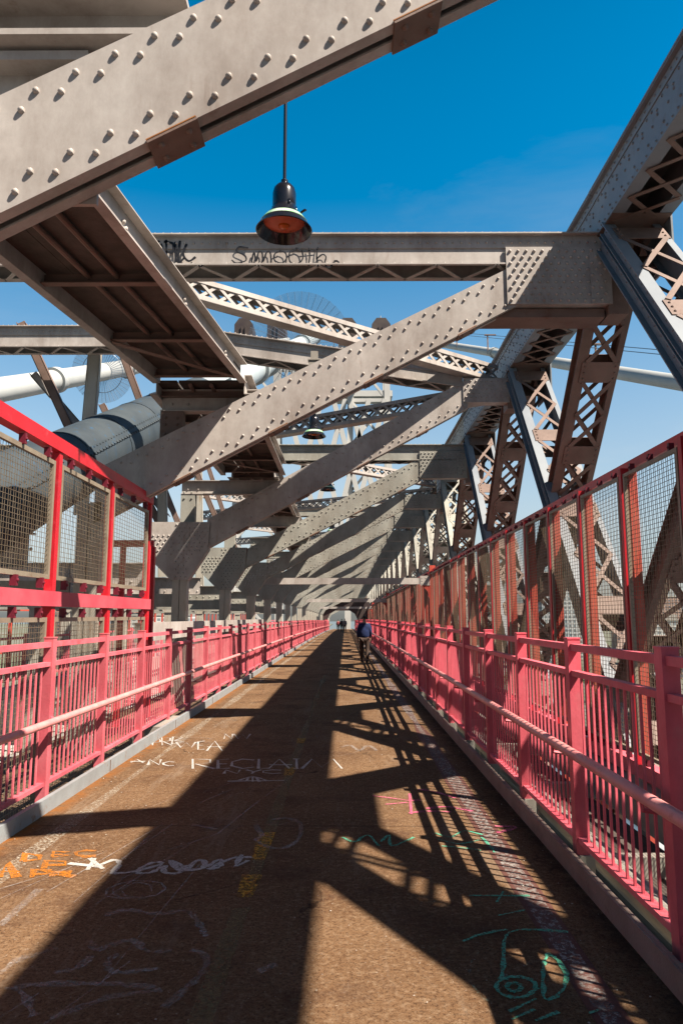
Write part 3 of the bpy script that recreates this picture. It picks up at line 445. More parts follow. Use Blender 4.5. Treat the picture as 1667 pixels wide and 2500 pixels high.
# red fence on the left
LF = thing('red_landing_fence', 'bright red fence with two rows of wire mesh panels behind the left railing', 'fence')
LY = [3.81, 5.53, 7.25, 8.97, 10.78]
MB().box(-3.06,-2.94,3.4,10.87,3.42,3.56).build('top_rail', RED, LF)
MB().box(-3.07,-2.93,3.4,10.88,1.83,1.98).build('middle_rail', mat('scuffed_red_rail', (.66,.12,.15), .45, col2=(.58,.06,.09), scale=2), LF)
for i, y in enumerate(LY):
    MB().box(-3.05,-2.95,y,y+.09,-.25,1.83).box(-3.045,-2.955,y+.003,y+.087,1.98,3.42).build('post', RED, LF)
    if i < 4:
        mesh_panel(LF, -2.99, y+.13, LY[i+1]-.04, 2.1, 3.31, .045, .05, .002)
        mesh_panel(LF, -2.99, y+.13, LY[i+1]-.04, -.2, 1.72, .045, .05, .002)
RB = thing('red_return_fence', 'small bright red frame seen through the mesh behind the landing fence', 'fence', (0,0,0))
MB().box(-4.72,-3.5,13,13.1,2.98,3.1).build('top_rail', RED, RB)
for x in (-4.72,-4.1,-3.56): MB().box(x,x+.09,13,13.1,-.6,2.98).build('post', RED, RB)

# ---------------------------------------------------------------- portal frames
def inpoly(p, poly):
    x, z = p; c = False; n = len(poly)
    for i in range(n):
        x1, z1 = poly[i]; x2, z2 = poly[(i+1)%n]
        if (z1 > z) != (z2 > z) and x < (x2-x1)*(z-z1)/(z2-z1)+x1: c = not c
    return c
def brace_part(L1, L2, U1, U2, parent, rv, far, m, depth=.22):
    """riveted box brace from left post up to the right gusset: edges L (lower) and U (upper)"""
    b = MB(); b.prism([L1, L2, U2, U1], 0, .02); b.prism([L1, L2, U2, U1], depth-.02, depth)
    e = (Vector(L2)-Vector(L1)); ln = e.length; e.normalize(); nn = Vector((-e.y, e.x))
    for (A, B, s) in ((L1, L2, 1), (U1, U2, -1)):
        A = Vector(A); B = Vector(B); d = (B-A).normalized(); m2 = Vector((-d.y, d.x))*s*.014
        for ya, yb in ((.02, .082), (depth-.082, depth-.02)):
            q = [A, B, B+m2, A+m2]; b.prism([tuple(v) for v in q], ya, yb)
    if rv:
        pitch = .255
        for A, B, s in ((Vector(U1), Vector(U2), -1), (Vector(L1), Vector(L2), 1)):
            d = (B-A).normalized(); m2 = Vector((-d.y, d.x))*s; k = 0; t = .12
            while t < (B-A).length-.05:
                for row, off in ((.075, 0), (.15, pitch/2)):
                    p = A+d*(t+off*(1))+m2*row
                    b.rivet((p.x, 0, p.y), (0,-1,0), .022, far=far)
                t += pitch
    o = b.build('diagonal_brace', m, parent, smooth=True)
    c = MB(); lo = Vector(L1); d = (Vector(L2)-lo).normalized(); dn = Vector((d.y, -d.x))
    x = -1.0-1.43*3
    while x < L2[0]:
        if x > L1[0]+.3:
            t = (x-L1[0])/d.x; a = lo+d*(t-.16); q = lo+d*(t+.16)
            c = MB(); c.prism([tuple(a), tuple(q), tuple(q+dn*.014), tuple(a+dn*.014)], -.012, depth+.012)
            if not far:
                for tt in (-.09,.09):
                    for yy in (.05, depth-.05): p = lo+d*(t+tt)+dn*.014; c.rivet((p.x,yy,p.y),(dn.x,0,dn.y),.02)
            bp_ = c.build('batten_plate', RUSTY, o, smooth=True)
            if not far:
                up_ = -dn; e0 = a+up_*.004; e1 = q+up_*.004
                MB().prism([tuple(e0), tuple(e1), tuple(e1+up_*.007), tuple(e0+up_*.007)], -.0135, -.001).build('rust_edge', RUST, bp_)
        x += 1.43
    return o
def gusset_top(x0, x1, z0, z1, parent, rv, far, L, e, m, side_z):
    b = MB(); b.box(x0, x1, -.03, -.004, z0, z1); b.box(x0, x1, .24, .26, z0, z1); b.box(x0, x1-.02, -.004, .24, z0+.002, z0+.02)
    b.box(x1-.32, x1, -.045, -.03, z0, z1)
    if rv:
        dz = .1; j = 0; z = z1-.07
        while z > z0+.04:
            x = x0+.06+(.065 if j % 2 else 0)
            while x < x1-.05:
                t = L[1]+(x-L[0])*e     # brace centre line carried on across the plate
                if z > z1-.34 or x > x1-.34 or z > t-.42-.25*(x-x0) or rv:
                    b.rivet((x, -.045 if x > x1-.32 else -.03, z), (0,-1,0), .026, far=far)
                x += .125
            z -= dz; j += 1
    return b.build('top_gusset', m, parent, smooth=True)
HEX = [(-4.62,3.93),(-3.18,3.93),(-3.22,3.28),(-3.67,2.57),(-4.06,2.57),(-4.62,3.12)]
def hex_part(parent, rv, far, m):
    b = MB(); b.prism(HEX, -.03, -.004); b.prism(HEX, .27, .29)
    n = len(HEX)
    for i in (1, 2, 4, 5):
        a = Vector(HEX[i]); q = Vector(HEX[(i+1) % n]); b.bar((a.x,.13,a.y), (q.x,.13,q.y), .26, .016, (q.y-a.y, 0, a.x-q.x))
    if rv:
        j = 0; z = 3.87
        while z > 2.62:
            x = -4.56+(.06 if j % 2 else 0)
            while x < -3.2:
                if inpoly((x-.04, z), HEX) and inpoly((x+.04, z), HEX) and inpoly((x, z-.04), HEX):
                    u = (x+3.3); on_brace = abs(z-(3.62+.52*u)) < .36 and x > -3.95
                    if (-4.0 < x < -3.7 and (z < 3.15 or z > 3.6)) or on_brace or (x < -4.0 and 3.15 < z < 3.62): b.rivet((x,-.03,z),(0,-1,0),.023, far=far)
                x += .12
            z -= .088; j += 1
    return b.build('hexagonal_gusset', m, parent, smooth=True)
def post_part(parent, x0=-4.03, x1=-3.69, top=2.75):
    b = MB(); xm = (x0+x1)/2
    for a, c in ((x0, xm-.008), (xm+.008, x1)): b.box(a, c, 0, .018, -2, top)
    b.box(x0, x0+.02, .018, .26, -2, top); b.box(x1-.02, x1, .018, .26, -2, top); b.box(x0+.02, x1-.02, .1, .115, -2, top)
    return b.build('post', POSTM, parent)
def plate_beam(parent, path, dep, band, rv, far, m, y0=.0, thick=.56, lattice=True):
    """path of (x, ztop); front plate, top cover, riveted angle band and lacing underneath"""
    b = MB(); n = len(path)
    for i in range(n-1):
        (xa, za), (xb, zb) = path[i], path[i+1]
        b.prism([(xa,za-dep),(xb,zb-dep),(xb,zb),(xa,za)], y0+.02, y0+.035); b.prism([(xa,za-dep),(xb,zb-dep),(xb,zb),(xa,za)], y0+thick-.02, y0+thick)
        b.prism([(xa,za-band),(xb,zb-band),(xb,zb),(xa,za)], y0+.0, y0+.02)
        b.prism([(xa,za),(xb,zb),(xb,zb+.022),(xa,za+.022)], y0-.08, y0+thick+.04)
        b.prism([(xa,za-dep-.004),(xb,zb-dep-.004),(xb,zb-dep+.02),(xa,za-dep+.02)], y0-.022 if zb == 7.59 else y0-.03, y0+.02)
        b.prism([(xa,za-dep-.003),(xb,zb-dep-.003),(xb,zb-dep+.012),(xa,za-dep+.012)], y0+thick-.12, y0+thick-.02)
        if rv:
            x = xa+.06; sl = (zb-za)/(xb-xa)
            while x < xb:
                z = za+sl*(x-xa)
                b.rivet((x,y0,z-band*.55),(0,-1,0),.021,far=far); b.rivet((x+.06,y0-.05,z+.022),(0,0,1),.02,far=True)
                if int((x-xa)/.13) % 2 == 0: b.rivet((x,y0+.0,z-dep+.02),(0,0,1),.018,far=True)
                x += .13
    o = b.build('plate_beam', m, parent, smooth=True)
    if lattice:
        c = MB()
        for i in range(n-1):
            (xa, za), (xb, zb) = path[i], path[i+1]; sl = (zb-za)/(xb-xa); x = xa; s = 0
            while x < xb-.44:
                p = (x, y0+(.0 if s else thick-.06), za+sl*(x-xa)-dep-.012); q = (x+.46, y0+(thick-.06 if s else .0), za+sl*(x+.46-xa)-dep-.012)
                c.bar(p, q, .065, .014); x += .46; s = 1-s
        c.build('lacing', STEEL, o)
    return o
def portal(n, label, L1, L2, U1, U2, G=None, beam=None, hexa=True, rv=True, far=False, m=STEEL):
    y = FRAME_Y[n]; t = thing('portal_frame', label, 'bridge frame', (0, y, D(y)), 0, 'riveted portal frames')
    brace_part(L1, L2, U1, U2, t, rv, far, m)
    if G:
        e = (L2[1]-L1[1])/(L2[0]-L1[0]); mid = (L2[0], (L2[1]+U2[1])/2)
        gusset_top(*G, t, rv, far, mid, e, m, 0)
        MB().box(G[1]-.05, G[1]+.25, .0, .45, G[2]-.15, G[3]+.15).build('end_block', RUSTY, t)
    if hexa: hex_part(t, rv, far, m); post_part(t)
    else: post_part(t, -3.95, -3.6, 3.4)
    if beam: plate_beam(t, beam[0], beam[1], beam[2], rv, far, m)
    return t
pf0 = portal(0, 'nearest riveted portal frame, its big pale brace crossing the top left corner', (-4.2,2.81), (4.2,7.29), (-4.2,3.60), (4.2,7.99), hexa=False)
pf1 = portal(1, 'second riveted portal frame, with the black graffiti on its plate beam', (-3.7,3.08), (3.0,6.653), (-3.7,3.90), (3.0,7.30), G=(2.48,4.08,6.46,7.39), beam=([(-11,7.59),(4.08,7.59)], .47, .2), hexa=False)
MB().box(2.0,4.0,.1,.55,6.30,6.44).build('gusset_underside', RUSTY, pf1)
pf2 = portal(2, 'third riveted portal frame from the camera, with a bent beam sloping down to the right', (-3.25,3.30), (2.95,6.70), (-3.25,4.0), (2.95,7.42), G=(2.84,3.95,6.83,7.43), beam=([(-12,8.76),(-5.5,8.76),(-3.06,8.6),(2.84,7.72)], .5, .2))
pf3 = portal(3, 'fourth riveted portal frame from the camera', (-3.22,3.26), (2.45,6.12), (-3.15,3.9), (2.45,6.88), G=(2.43,3.97,6.2,7.1), beam=([(-12,7.3),(3.97,7.3)], .5, .18), m=STEEL2)
proto_e = portal(4, 'fifth riveted portal frame from the camera, white graffiti on its left gusset', (-3.22,3.26), (2.45,6.12), (-3.15,3.9), (2.45,6.88), G=(2.46,3.95,6.15,6.75), far=True, m=STEEL2)
proto_o = portal(5, 'sixth riveted portal frame from the camera', (-3.22,3.26), (2.45,6.12), (-3.15,3.9), (2.45,6.88), G=(2.46,3.95,6.15,6.75), beam=([(-3.4,7.2),(3.95,7.2)], .45, .16), far=True, m=STEEL2)
proto_f = None
for n in range(6, 27):
    src = proto_e if n % 2 == 0 else proto_o
    lab = ORD[n]+' riveted portal frame from the camera'
    if n >= 10:
        if proto_f is None: src = None
        else: src = proto_f
        if src is None:
            proto_f = portal(n, lab, (-3.22,3.26), (2.45,6.12), (-3.15,3.9), (2.45,6.88), G=(2.46,3.95,6.15,6.75), beam=([(-3.4,7.2),(3.95,7.2)], .45, .16), rv=False, m=STEEL2); continue
    y = FRAME_Y[n]; dup(src, (0, y, D(y)), lab)
# graffiti on steel
def script(name, lines, parent, wd, m, y, lab):
    b = MB(); rnd = random.Random(2)
    for pts in lines:
        # smooth
        q = []; n = len(pts)
        for i in range(n-1):
            p0, p1, p2, p3 = (Vector(pts[max(i-1,0)]), Vector(pts[i]), Vector(pts[i+1]), Vector(pts[min(i+2,n-1)]))
            for k in range(5):
                t = k/5; q.append(.5*(2*p1+(p2-p0)*t+(2*p0-5*p1+4*p2-p3)*t*t+(3*p1-p0-3*p2+p3)*t**3))
        q.append(Vector(pts[-1])); n = len(q); vs = []
        for i, p in enumerate(q):
            d = q[min(i+1,n-1)]-q[max(i-1,0)]
            d = d.normalized() if d.length > 1e-5 else Vector((1,0)); s = Vector((-d.y,d.x))*wd*.5*rnd.uniform(.75,1.2)
            vs += [((p-s).x, y, (p-s).y), ((p+s).x, y, (p+s).y)]
        b.add(vs, [(2*i,2*i+1,2*i+3,2*i+2) for i in range(n-1)])
    o = b.build(name, m, parent, label=lab); return o
def PL(pts, x0, z0, sx, sz): return [(x0+a*sx, z0+c*sz) for a, c in pts]
SM = [[(.6,.95),(.2,1),(.1,.75),(.45,.5),(.5,.2),(.1,.05),(-.1,.25)], [(.75,.1),(.85,.7),(.95,.15),(1.05,.7),(1.2,.65),(1.25,.15),(1.4,.7),(1.55,.65),(1.6,.1)],
      [(2.0,.75),(1.75,.6),(1.75,.2),(2.05,.05),(2.25,.3),(2.2,.65),(1.95,.8)], [(2.7,.9),(2.4,.7),(2.4,.15),(2.7,.0),(2.95,.3),(2.9,.75),(2.65,.95)],
      [(3.2,.95),(3.25,.5),(3.2,-.1)], [(2.9,.75),(3.6,.85)], [(3.6,1.0),(3.55,.5),(3.6,-.15)], [(3.55,.3),(3.8,.55),(3.95,.4),(3.9,.0),(4.1,-.2),(4.3,.1),(4.45,.2)], [(4.3,.2),(4.5,.1),(4.4,-.05)]]
OP = [[(.3,1.1),(.0,.9),(.05,.5),(.3,.4),(.45,.8),(.25,1.15)], [(.6,1.2),(.65,.2)], [(.5,1.1),(.9,1.0),(.9,.6),(.6,.6)], [(1.0,1.1),(1.05,.1)], [(1.2,1.15),(1.15,.1),(1.4,.3)], [(1.5,1.0),(1.35,.5),(1.6,.15),(1.9,.35)], [(2.0,.0),(2.2,-.1)]]
yb = -.006
script('graffiti', [PL(l,-3.0,7.13,.36,.34) for l in OP], pf1.children[[c.name.split('.')[0] for c in pf1.children].index('plate_beam')], .036, INKB, yb-.004, 'black sprayed tag left of the word')
script('graffiti', [PL(l,-1.72,7.13,.36,.28) for l in SM], pf1.children[[c.name.split('.')[0] for c in pf1.children].index('plate_beam')], .025, INKB, yb-.004, 'black sprayed script reading SMOOTH')
WH = [[(0,.1),(.25,.9)],[(.2,0),(.45,1)],[(.05,.5),(.5,.6)],[(.5,.3),(.55,.9),(.7,.3),(.8,1.0),(.95,.4)],[(1.0,.4),(1.0,1.0),(1.3,.9),(1.3,.5),(1.0,.4)],[(1.35,.5),(1.45,1.1),(1.6,.8),(1.4,.75),(1.6,.4),(1.75,.9)],[(1.8,1.2),(2.1,1.1),(1.9,.8),(2.2,.7),(2.1,.3),(1.7,.2)]]
hx_i = [c for c in proto_e.children if c.name.startswith('hexagonal')][0]
script('graffiti', [[(p[0], p[1]+.38*(p[0]+4)) for p in PL(l,-4.1,2.95,.62,.5)] for l in WH], proto_e, .045, PAINT['w'], -.036, 'white bubble tag')

# low crossbeams over the walkway
for k, (y, nm) in enumerate(((30.9,'nearest'),(64.0,'second'),(98.0,'third'))):
    t = thing('low_crossbeam', nm+' flat brown-grey beam crossing low over the walkway to the mesh fence', 'beam', (0,y,D(y)), 0, 'low beams over the walkway')
    MB().box(-3.7,3.52,0,.14,3.11,3.38).build('beam', STEEL, t)
    b = MB().box(3.2,3.62,-.02,-.001,3.06,3.47); 
    for x in (3.28,3.45):
        for z in (3.14,3.26,3.38): b.rivet((x,-.02,z),(0,-1,0),.02)
    b.build('end_plate', STEEL, t, smooth=True)
    MB().prism([(3.25,3.09),(3.6,3.09),(3.6,2.5),(3.52,2.8)],0,.12).box(3.61,3.86,0,.18,-.8,3.92).build('corner_post', REDO, t)

# ---------------------------------------------------------------- catwalk above the left side
def catwalk(n, xr0, xl0, xr1, xl1, z, label):
    ya, yb2 = FRAME_Y[n], FRAME_Y[n+1]; t = thing('catwalk_section', label, 'catwalk', (0,0,0), 0, 'overhead catwalk sections')
    za, zb = z+D(ya), z+D(yb2)
    def pt(s, u): return Vector(((xl0+(xr0-xl0)*u)*(1-s)+(xl1+(xr1-xl1)*u)*s, ya+(yb2-ya)*s, za+(zb-za)*s))
    for u, sd in ((1, 1), (0, -1)):
        b = MB(); p, q = pt(0,u), pt(1,u)
        b.bar(p+Vector((0,0,.15)), q+Vector((0,0,.15)), .014, .28)
        for zz in (.006,.294): b.bar(p+Vector((sd*.05,0,zz)), q+Vector((sd*.05,0,zz)), .11, .012)
        for s in (.12,.37,.62,.87):
            c = pt(s,u)+Vector((sd*.008,0,.17)); b.rivet(c,(sd,0,0),.028); b.rivet(c+Vector((0,.07,-.03)),(sd,0,0),.028)
        b.build('side_channel', STEEL, t, smooth=True)
    for s in (.04,.28,.52,.76,.97):
        b = MB()
        p, q = pt(s,0)+Vector((.01,0,.04)), pt(s,1)+Vector((-.01,0,.04)); b.bar(p, q, .09, .012); b.bar(p+Vector((0,.04,.06)), q+Vector((0,.04,.06)), .012, .13)
        b.build('cross_angle', RUSTY, t)
    b = MB(); b.bar(pt(.76,0)+Vector((0,0,.02)), pt(.97,1)+Vector((0,0,.02)), .10, .012); b.build('brace_angle', RUSTY, t)
    for u0, u1 in ((.005,.23),(.25,.45),(.452,.66),(.661,.83),(.831,.995)):
        b = MB(); um = (u0+u1)/2; wd = (u1-u0)*abs(xr0-xl0); b.bar(pt(0,um)+Vector((0,0,.2)), pt(1,um)+Vector((0,0,.2)), wd, .03+.01*um)
        b.build('floor_plank', DARKM, t)
    if n < 4:
        for u in (.38,.62): MB().tube([pt(0,u)+Vector((0,0,.14)), pt(1,u)+Vector((0,0,.14))], .03, 8).build('cable_conduit', RUSTY, t, smooth=True)
    return t
catwalk(0, -2.38, -3.75, -1.59, -2.80, 5.22, 'nearest overhead catwalk section with a pale channel edge and dark underside, top left')
catwalk(1, -1.52, -2.85, -1.52, -2.85, 5.05, 'second overhead catwalk section, seen under the pale second brace')
for n in range(2, 7): catwalk(n, -1.7, -2.7, -1.7, -2.7, 5.0, ORD[n]+' overhead catwalk section from the camera')
def ibeam(b, x0, x1, z0, z1, y0=.235, w_=.2):
    b.box(x0,x1,y0,y0+w_,z1-.016,z1).box(x0,x1-.25 if x0 < -2 else x1,y0,y0+w_,z0,z0+.016).box(x0,x1,y0+w_/2-.006,y0+w_/2+.006,z0+.016,z1-.016)
    for x in (x0+.15,x0+.4,x1-.1,x1-.45): b.rivet((x,y0+w_/2-.006,(z0+z1)/2-.04),(0,-1,0),.026)
for n in range(0, 14):
    y = FRAME_Y[n]; zt = 5.20 if n < 2 else 4.98; xl = -2.84 if n < 2 else -3.95
    t = thing('catwalk_bracket', ORD[n]+' short I-beam bracket from the camera, carrying the overhead catwalk', 'bracket', (0,y,D(y)), 0, 'catwalk brackets')
    b = MB()
    if n == 0:
        b.box(-5,-1.0,.26,.29,5.2,5.5).box(-5,-.98,-.02,.3,5.5,5.54).box(-5,-1.02,.02,.28,5.16,5.2).box(-5,-1.5,.232,.262,4.2,5.10).box(-5,-1.55,.10,.262,5.06,5.12)  # overhanging top flange lies out of view, added to shade the web
        for x_ in (-1.12,-1.62): b.rivet((x_,.26,5.36),(0,-1,0),.034)
    else: ibeam(b, xl, -1.1 if n < 2 else -1.5, zt-.34, zt)
    b.build('i_beam', STEEL if n < 4 else STEEL2, t)
    b = MB(); x1 = xl+.34; zb = 3.5+.52*(xl+3.6) if n < 2 else 3.93
    b.box(xl, x1, -.024, -.012, zb, zt-.343).box(xl, xl+.012, -.012, .19, zb, zt-.343).box(x1-.012, x1, -.012, .19, zb, zt-.343)
    for zz in (zb+.6,zb+.75,zt-.45): b.rivet((xl+.08,-.024,zz),(0,-1,0),.025); b.rivet((xl+.26,-.024,zz),(0,-1,0),.025)
    b.v = [(x, y+.27, z) for x, y, z in b.v]; b.build('box_column', RUSTY if n < 2 else STEEL2, t)

# ---------------------------------------------------------------- the big truss on the right
TR = thing('right_truss', 'huge riveted steel truss with laced members rising beyond the right fence', 'truss')
CX0, CX1 = 3.9, 4.8
def chord():
    segs = [-5]+[FRAME_Y[n] for n in range(1, 23)]; segs = [-5, 0]+segs[1:]
    for i in range(len(segs)-1):
        ya, yb2 = segs[i], segs[i+1]; far = ya > 30; o = (ya+yb2)/2; d = D(o)
        b = MB(); z0, z1 = 7.58, 8.28
        b.box(CX0,CX0+.03,ya,yb2,z0,z1).box(CX1-.03,CX1,ya,yb2,z0,z1).box(CX0-.09,CX1+.14,ya,yb2,z1,z1+.03)
        b.box(CX0-.08,CX0,ya,yb2,z1-.02,z1).box(CX0-.016,CX0,ya,yb2,z1-.15,z1-.02)
        b.box(CX0+.03,CX0+.2,ya,yb2,z0,z0+.015).box(CX1-.2,CX1-.03,ya,yb2,z0,z0+.015)
        b.v = [(x,y,z+d) for x,y,z in b.v]
        if ya < 75:
            y = ya+.08; k = 0
            while y < yb2-.05:
                b.rivet((CX0-.016,y,z1-.08+d),(-1,0,0),.02,far=True)
                for zz in ((.42,.36) if k % 3 == 0 else (.5,.3) if k % 3 == 1 else (.5,.15)): b.rivet((CX0,y,z0+zz+d),(-1,0,0),.021,far=far)
                b.rivet((CX0,y+.07,z0+.05+d),(-1,0,0),.02,far=True)
                y += .15 if ya < 20 else .22; k += 1
        b.build('top_chord', STEELB if i < 4 else STEEL2, TR, smooth=True)
        c = MB(); y = ya+.7
        c.box(CX0+.01,CX1-.01,ya,ya+.65,z0-.012+d,z0-.001+d); c.box(CX0+.01,CX1-.01,yb2-.65,yb2-.01,z0-.012+d,z0-.001+d)
        while y < yb2-.8:
            L = .62
            c.bar((CX0+.1,y,z0-.008+d),(CX1-.1,y+L,z0-.008+d),.07,.012); c.bar((CX1-.1,y,z0-.021+d),(CX0+.1,y+L,z0-.021+d),.07,.012); y += L
        c.build('chord_lacing', RUSTY, TR)
chord()
def laced(name, p, q, x0, x1, dep, m, step=1.65, full=True, sides=(-1,1), ribs=False):
    """box member in the truss plane between (y,z) points p and q, webs at x0 and x1, X lacing on both faces"""
    p = Vector((0,*p)); q = Vector((0,*q)); d = (q-p).normalized(); nn = Vector((0,-d.z,d.y))
    if nn.y > 0: nn = -nn                                   # towards the camera
    L = (q-p).length; b = MB(); fl = .10
    def pl(xa, xb, a0, a1, s0, s1):
        vs = []
        for s in (s0, s1):
            for x, a in ((xa,a0),(xb,a0),(xb,a1),(xa,a1)): v = p+d*s+nn*a; vs.append((x, v.y, v.z))
        b.add(vs, [(0,3,2,1),(4,5,6,7),(0,1,5,4),(1,2,6,5),(2,3,7,6),(3,0,4,7)])
    h = dep/2
    pl(x0,x0+.02,-h,h,0,L); pl(x1-.02,x1,-h,h,0,L)
    for s in (-1, 1):
        a0, a1 = sorted((s*h, s*(h-.018))); pl(x0+.02,x0+fl,a0,a1,0,L); pl(x1-fl,x1-.02,a0,a1,0,L)
    if ribs: pl(x0-.06,x0,-.035,-.02,0,L); pl(x0-.06,x0,.02,.035,0,L)
    pl(x0-.08,x0,-h,-h+.018,0,L); pl(x0-.08,x0,h-.018,h,0,L)
    if full:
        s = .1
        while s < L:
            for x in (x0,):
                for a in (-h*.5, h*.5): v = p+d*s+nn*a; b.rivet((x,v.y,v.z),(-1,0,0),.02,far=True)
            s += .25
    o = b.build(name, m, TR)
    c = MB(); s = .25
    def lb(a, sA, xA, sB, xB, k=0):
        v = p+d*sA+nn*(a+k); u = p+d*sB+nn*(a+k); c.bar((xA,v.y,v.z),(xB,u.y,u.z),.075,.012,tuple(nn))
    while s < L-.3:
        for sg in sides:
            a = sg*(h+.008)
            vs = []
            for ss in (s, s+.38):
                for x in (x0+.01, x1-.01):
                    for aa in (a-.006, a+.006): v = p+d*ss+nn*aa; vs.append((x,v.y,v.z))
            c.add(vs, [(0,1,3,2),(4,6,7,5),(0,4,5,1),(2,3,7,6),(0,2,6,4),(1,5,7,3)])
            if sg > 0 and full:
                for ss in (s+.08,s+.19,s+.3):
                    for x in (x0+.07,x1-.07): v = p+d*ss+nn*(a+.006); c.rivet((x,v.y,v.z),tuple(nn),.02,far=True)
            g = (step-.38)/2
            for k in range(2):
                s0 = s+.38+g*k
                if s0+g < L: lb(a, s0, x0+.08, s0+g, x1-.08); lb(a, s0, x1-.08, s0+g, x0+.08, .013*sg)
        s += step
    c.build('lacing', m if m != STEELB else RUSTY, o)
    return o
for n in range(-1, 21):
    yn = FRAME_Y[n] if n > 0 else 4.14+6.3*n; dz = D(yn); full = n < 6
    laced('far_leaning_member', (yn+.1,7.5+dz), (yn+9.4,-2.27+dz), 4.02, 4.68, .32, RUSTY if n < 4 else STEEL2, full=full)
    laced('near_leaning_member', (yn-.15,7.5+dz), (yn-8.2,-2.5+dz), 3.95, 4.72, .42, STEELB if n < 4 else STEEL2, full=full, step=2.3, ribs=True)
for n in range(0, 20):
    yn = 4.14+6.3*n; dz = D(yn)
    for x0_ in ((CX1+.002,) if n < 4 else (CX0-.03, CX1+.002)):
        b = MB().box(x0_,x0_+.028,yn-.55,yn+.65,6.9+dz,7.7+dz)
        if n < 5 and x0_ < 4:
            for i in range(8):
                for j in range(4): b.rivet((CX0-.03,yn-.48+i*.15,6.98+j*.18+dz),(-1,0,0),.02,far=True)
        b.build('node_plate', STEELB, TR, smooth=True)
strip('bottom_chord', 3.95, 4.75, -2.5, -1.9, RUSTY, TR)
# plan bracing: laced lateral struts
def lateral(p, q, label, h=.42):
    p, q = Vector(p), Vector(q); t = thing('lateral_strut', label, 'strut', (0,0,0), 0, 'laced lateral struts')
    d = (q-p); L = d.length; d.normalize(); b = MB()
    side = d.cross(Vector((0,0,1))).normalized()
    for z in (0, h):
        o = Vector((0,0,z)); b.bar(p+o, q+o, .30, .014); b.bar(p+o+side*.145+Vector((0,0,-.045 if z else .045)), q+o+side*.145+Vector((0,0,-.045 if z else .045)), .014, .09); b.bar(p+o-side*.145+Vector((0,0,-.045 if z else .045)), q+o-side*.145+Vector((0,0,-.045 if z else .045)), .014, .09)
    b.build('strut_flange', STEEL, t)
    c = MB(); k = int(L/.38)
    for sd in (-.135, .135):
        for i in range(k):
            a = p+d*(i*L/k)+side*sd; e = p+d*((i+1)*L/k)+side*sd
            c.bar(a+Vector((0,0,.05)), e+Vector((0,0,h-.05)), .06, .01, side); c.bar(a+Vector((0,0,h-.05))+side*.011, e+Vector((0,0,.05))+side*.011, .06, .01, side)
    c.build('strut_lacing', STEEL, t)
for i, n in enumerate((2, 4, 6, 8, 10)):
    yn = FRAME_Y[n]; dz = D(yn) if n == 2 else D(yn)-.3
    lateral((3.7,yn+.45,7.45+dz), (-7.5,yn-6.3,8.05+dz), ORD[i]+' laced strut from the camera slanting back towards the viewer on the left')
    lateral((3.7,yn+.3,6.95+dz), (-7.5,yn+7.2,6.95+dz), ORD[i]+' laced strut from the camera slanting away on the left')

# ---------------------------------------------------------------- left side: hangers, girders, far walkway
def angle(b, p, q, w_, up=(0,1,0)):
    b.bar(p, q, w_, .02, up); b.bar(Vector(p)+Vector((w_/2,.06,0)), Vector(q)+Vector((w_/2,.06,0)), .02, .14, up); b.bar(Vector(p)+Vector((-w_/2,.06,0)), Vector(q)+Vector((-w_/2,.06,0)), .02, .14, up)
hang = [((-6.35,9.8),(-6.55,4.2),.3,POSTM,'vertical pale'), ((-8.45,9.3),(-6.75,5.9),.22,RUSTY,'leaning dark brown'), ((-8.15,8.0),(-6.62,6.3),.2,STEEL,'leaning pale'), ((-6.2,9.3),(-5.0,6.3),.17,RUSTY,'thin brown')]
for j in range(3):
    for i, (p, q, w_, m, ad) in enumerate(hang):
        y = 17.5+6.3*j+i*.25; s = (1+.0*j)
        b = MB(); angle(b, (p[0],y,p[1]-j*.3), (q[0] if j == 0 else q[0]+.5,y,q[1]-1.2*j if j else q[1]), w_)
        tag(b.build('hanger_member', m), ad+' steel member by the main cable on the left, '+('nearest' if j == 0 else ORD[j]+' set back'), 'strut', 'left side steel members')
for n in range(1, 8):
    y = FRAME_Y[n]; t = thing('cross_girder', ORD[n-1]+' low riveted cross girder from the camera, left of the walkway', 'girder', (0,y,D(y)), 0, 'low cross girders on the left')
    b = MB(); z0, z1 = 2.45, 2.95; xr = -4.66
    b.box(-15.5,xr,.05,.07,z0,z1).box(-15.5,xr,-.08,.3,z1,z1+.02).box(-15.5,xr,-.02,.2,z0-.02,z0)
    if n < 9:
        x = -15.4
        while x < xr: b.rivet((x,.05,z1-.09),(0,-1,0),.03,far=True); b.rivet((x+.12,.05,z1-.24),(0,-1,0),.03,far=True); b.rivet((x,.05,z0+.08),(0,-1,0),.03,far=True); x += .26
    if n == 1: b.prism([(-5.9,2.97),(-4.7,2.97),(-5.3,3.45)],.05,.09)
    b.build('plate', STEEL if n < 4 else STEEL2, t)
    b = MB().box(-15.5,-4.05,.1,.16,1.95,2.25)
    b.build('lower_flange_beam', STEEL2, t)
    for x in (-7.2,-11.4,-15.3):
        MB().box(x-.17,x+.17,.1,.4,-2,2.4).prism([(x-.6,2.44),(x+.6,2.44),(x+.17,1.9),(x-.17,1.9)],.06,.1).build('post', POSTM, t)
t = struct(strip('road_deck_left', -16, -4.9, -2.1, -1.8, CONC), 'pale roadway deck lower down on the left')
o = strip('parapet_plate', -3.66, -3.56, 1.28, 1.62, STEEL, None, [12.6+3.15*i for i in range(0,7)]); tag(o, 'long flat grey-brown plate standing behind the left railing', 'plate')
o = strip('landing_floor', -4.6, -3.1, -.28, -.2, mat('rusty_landing_floor', (.22,.13,.07), .8, col2=(.10,.06,.04), scale=4), None, [3.0+2*i for i in range(20)]); struct(o, 'grey landing floor strip beyond the left kerb')
o = MB().box(-3.2,-2.72,11.0,12.2,-.2,.10)
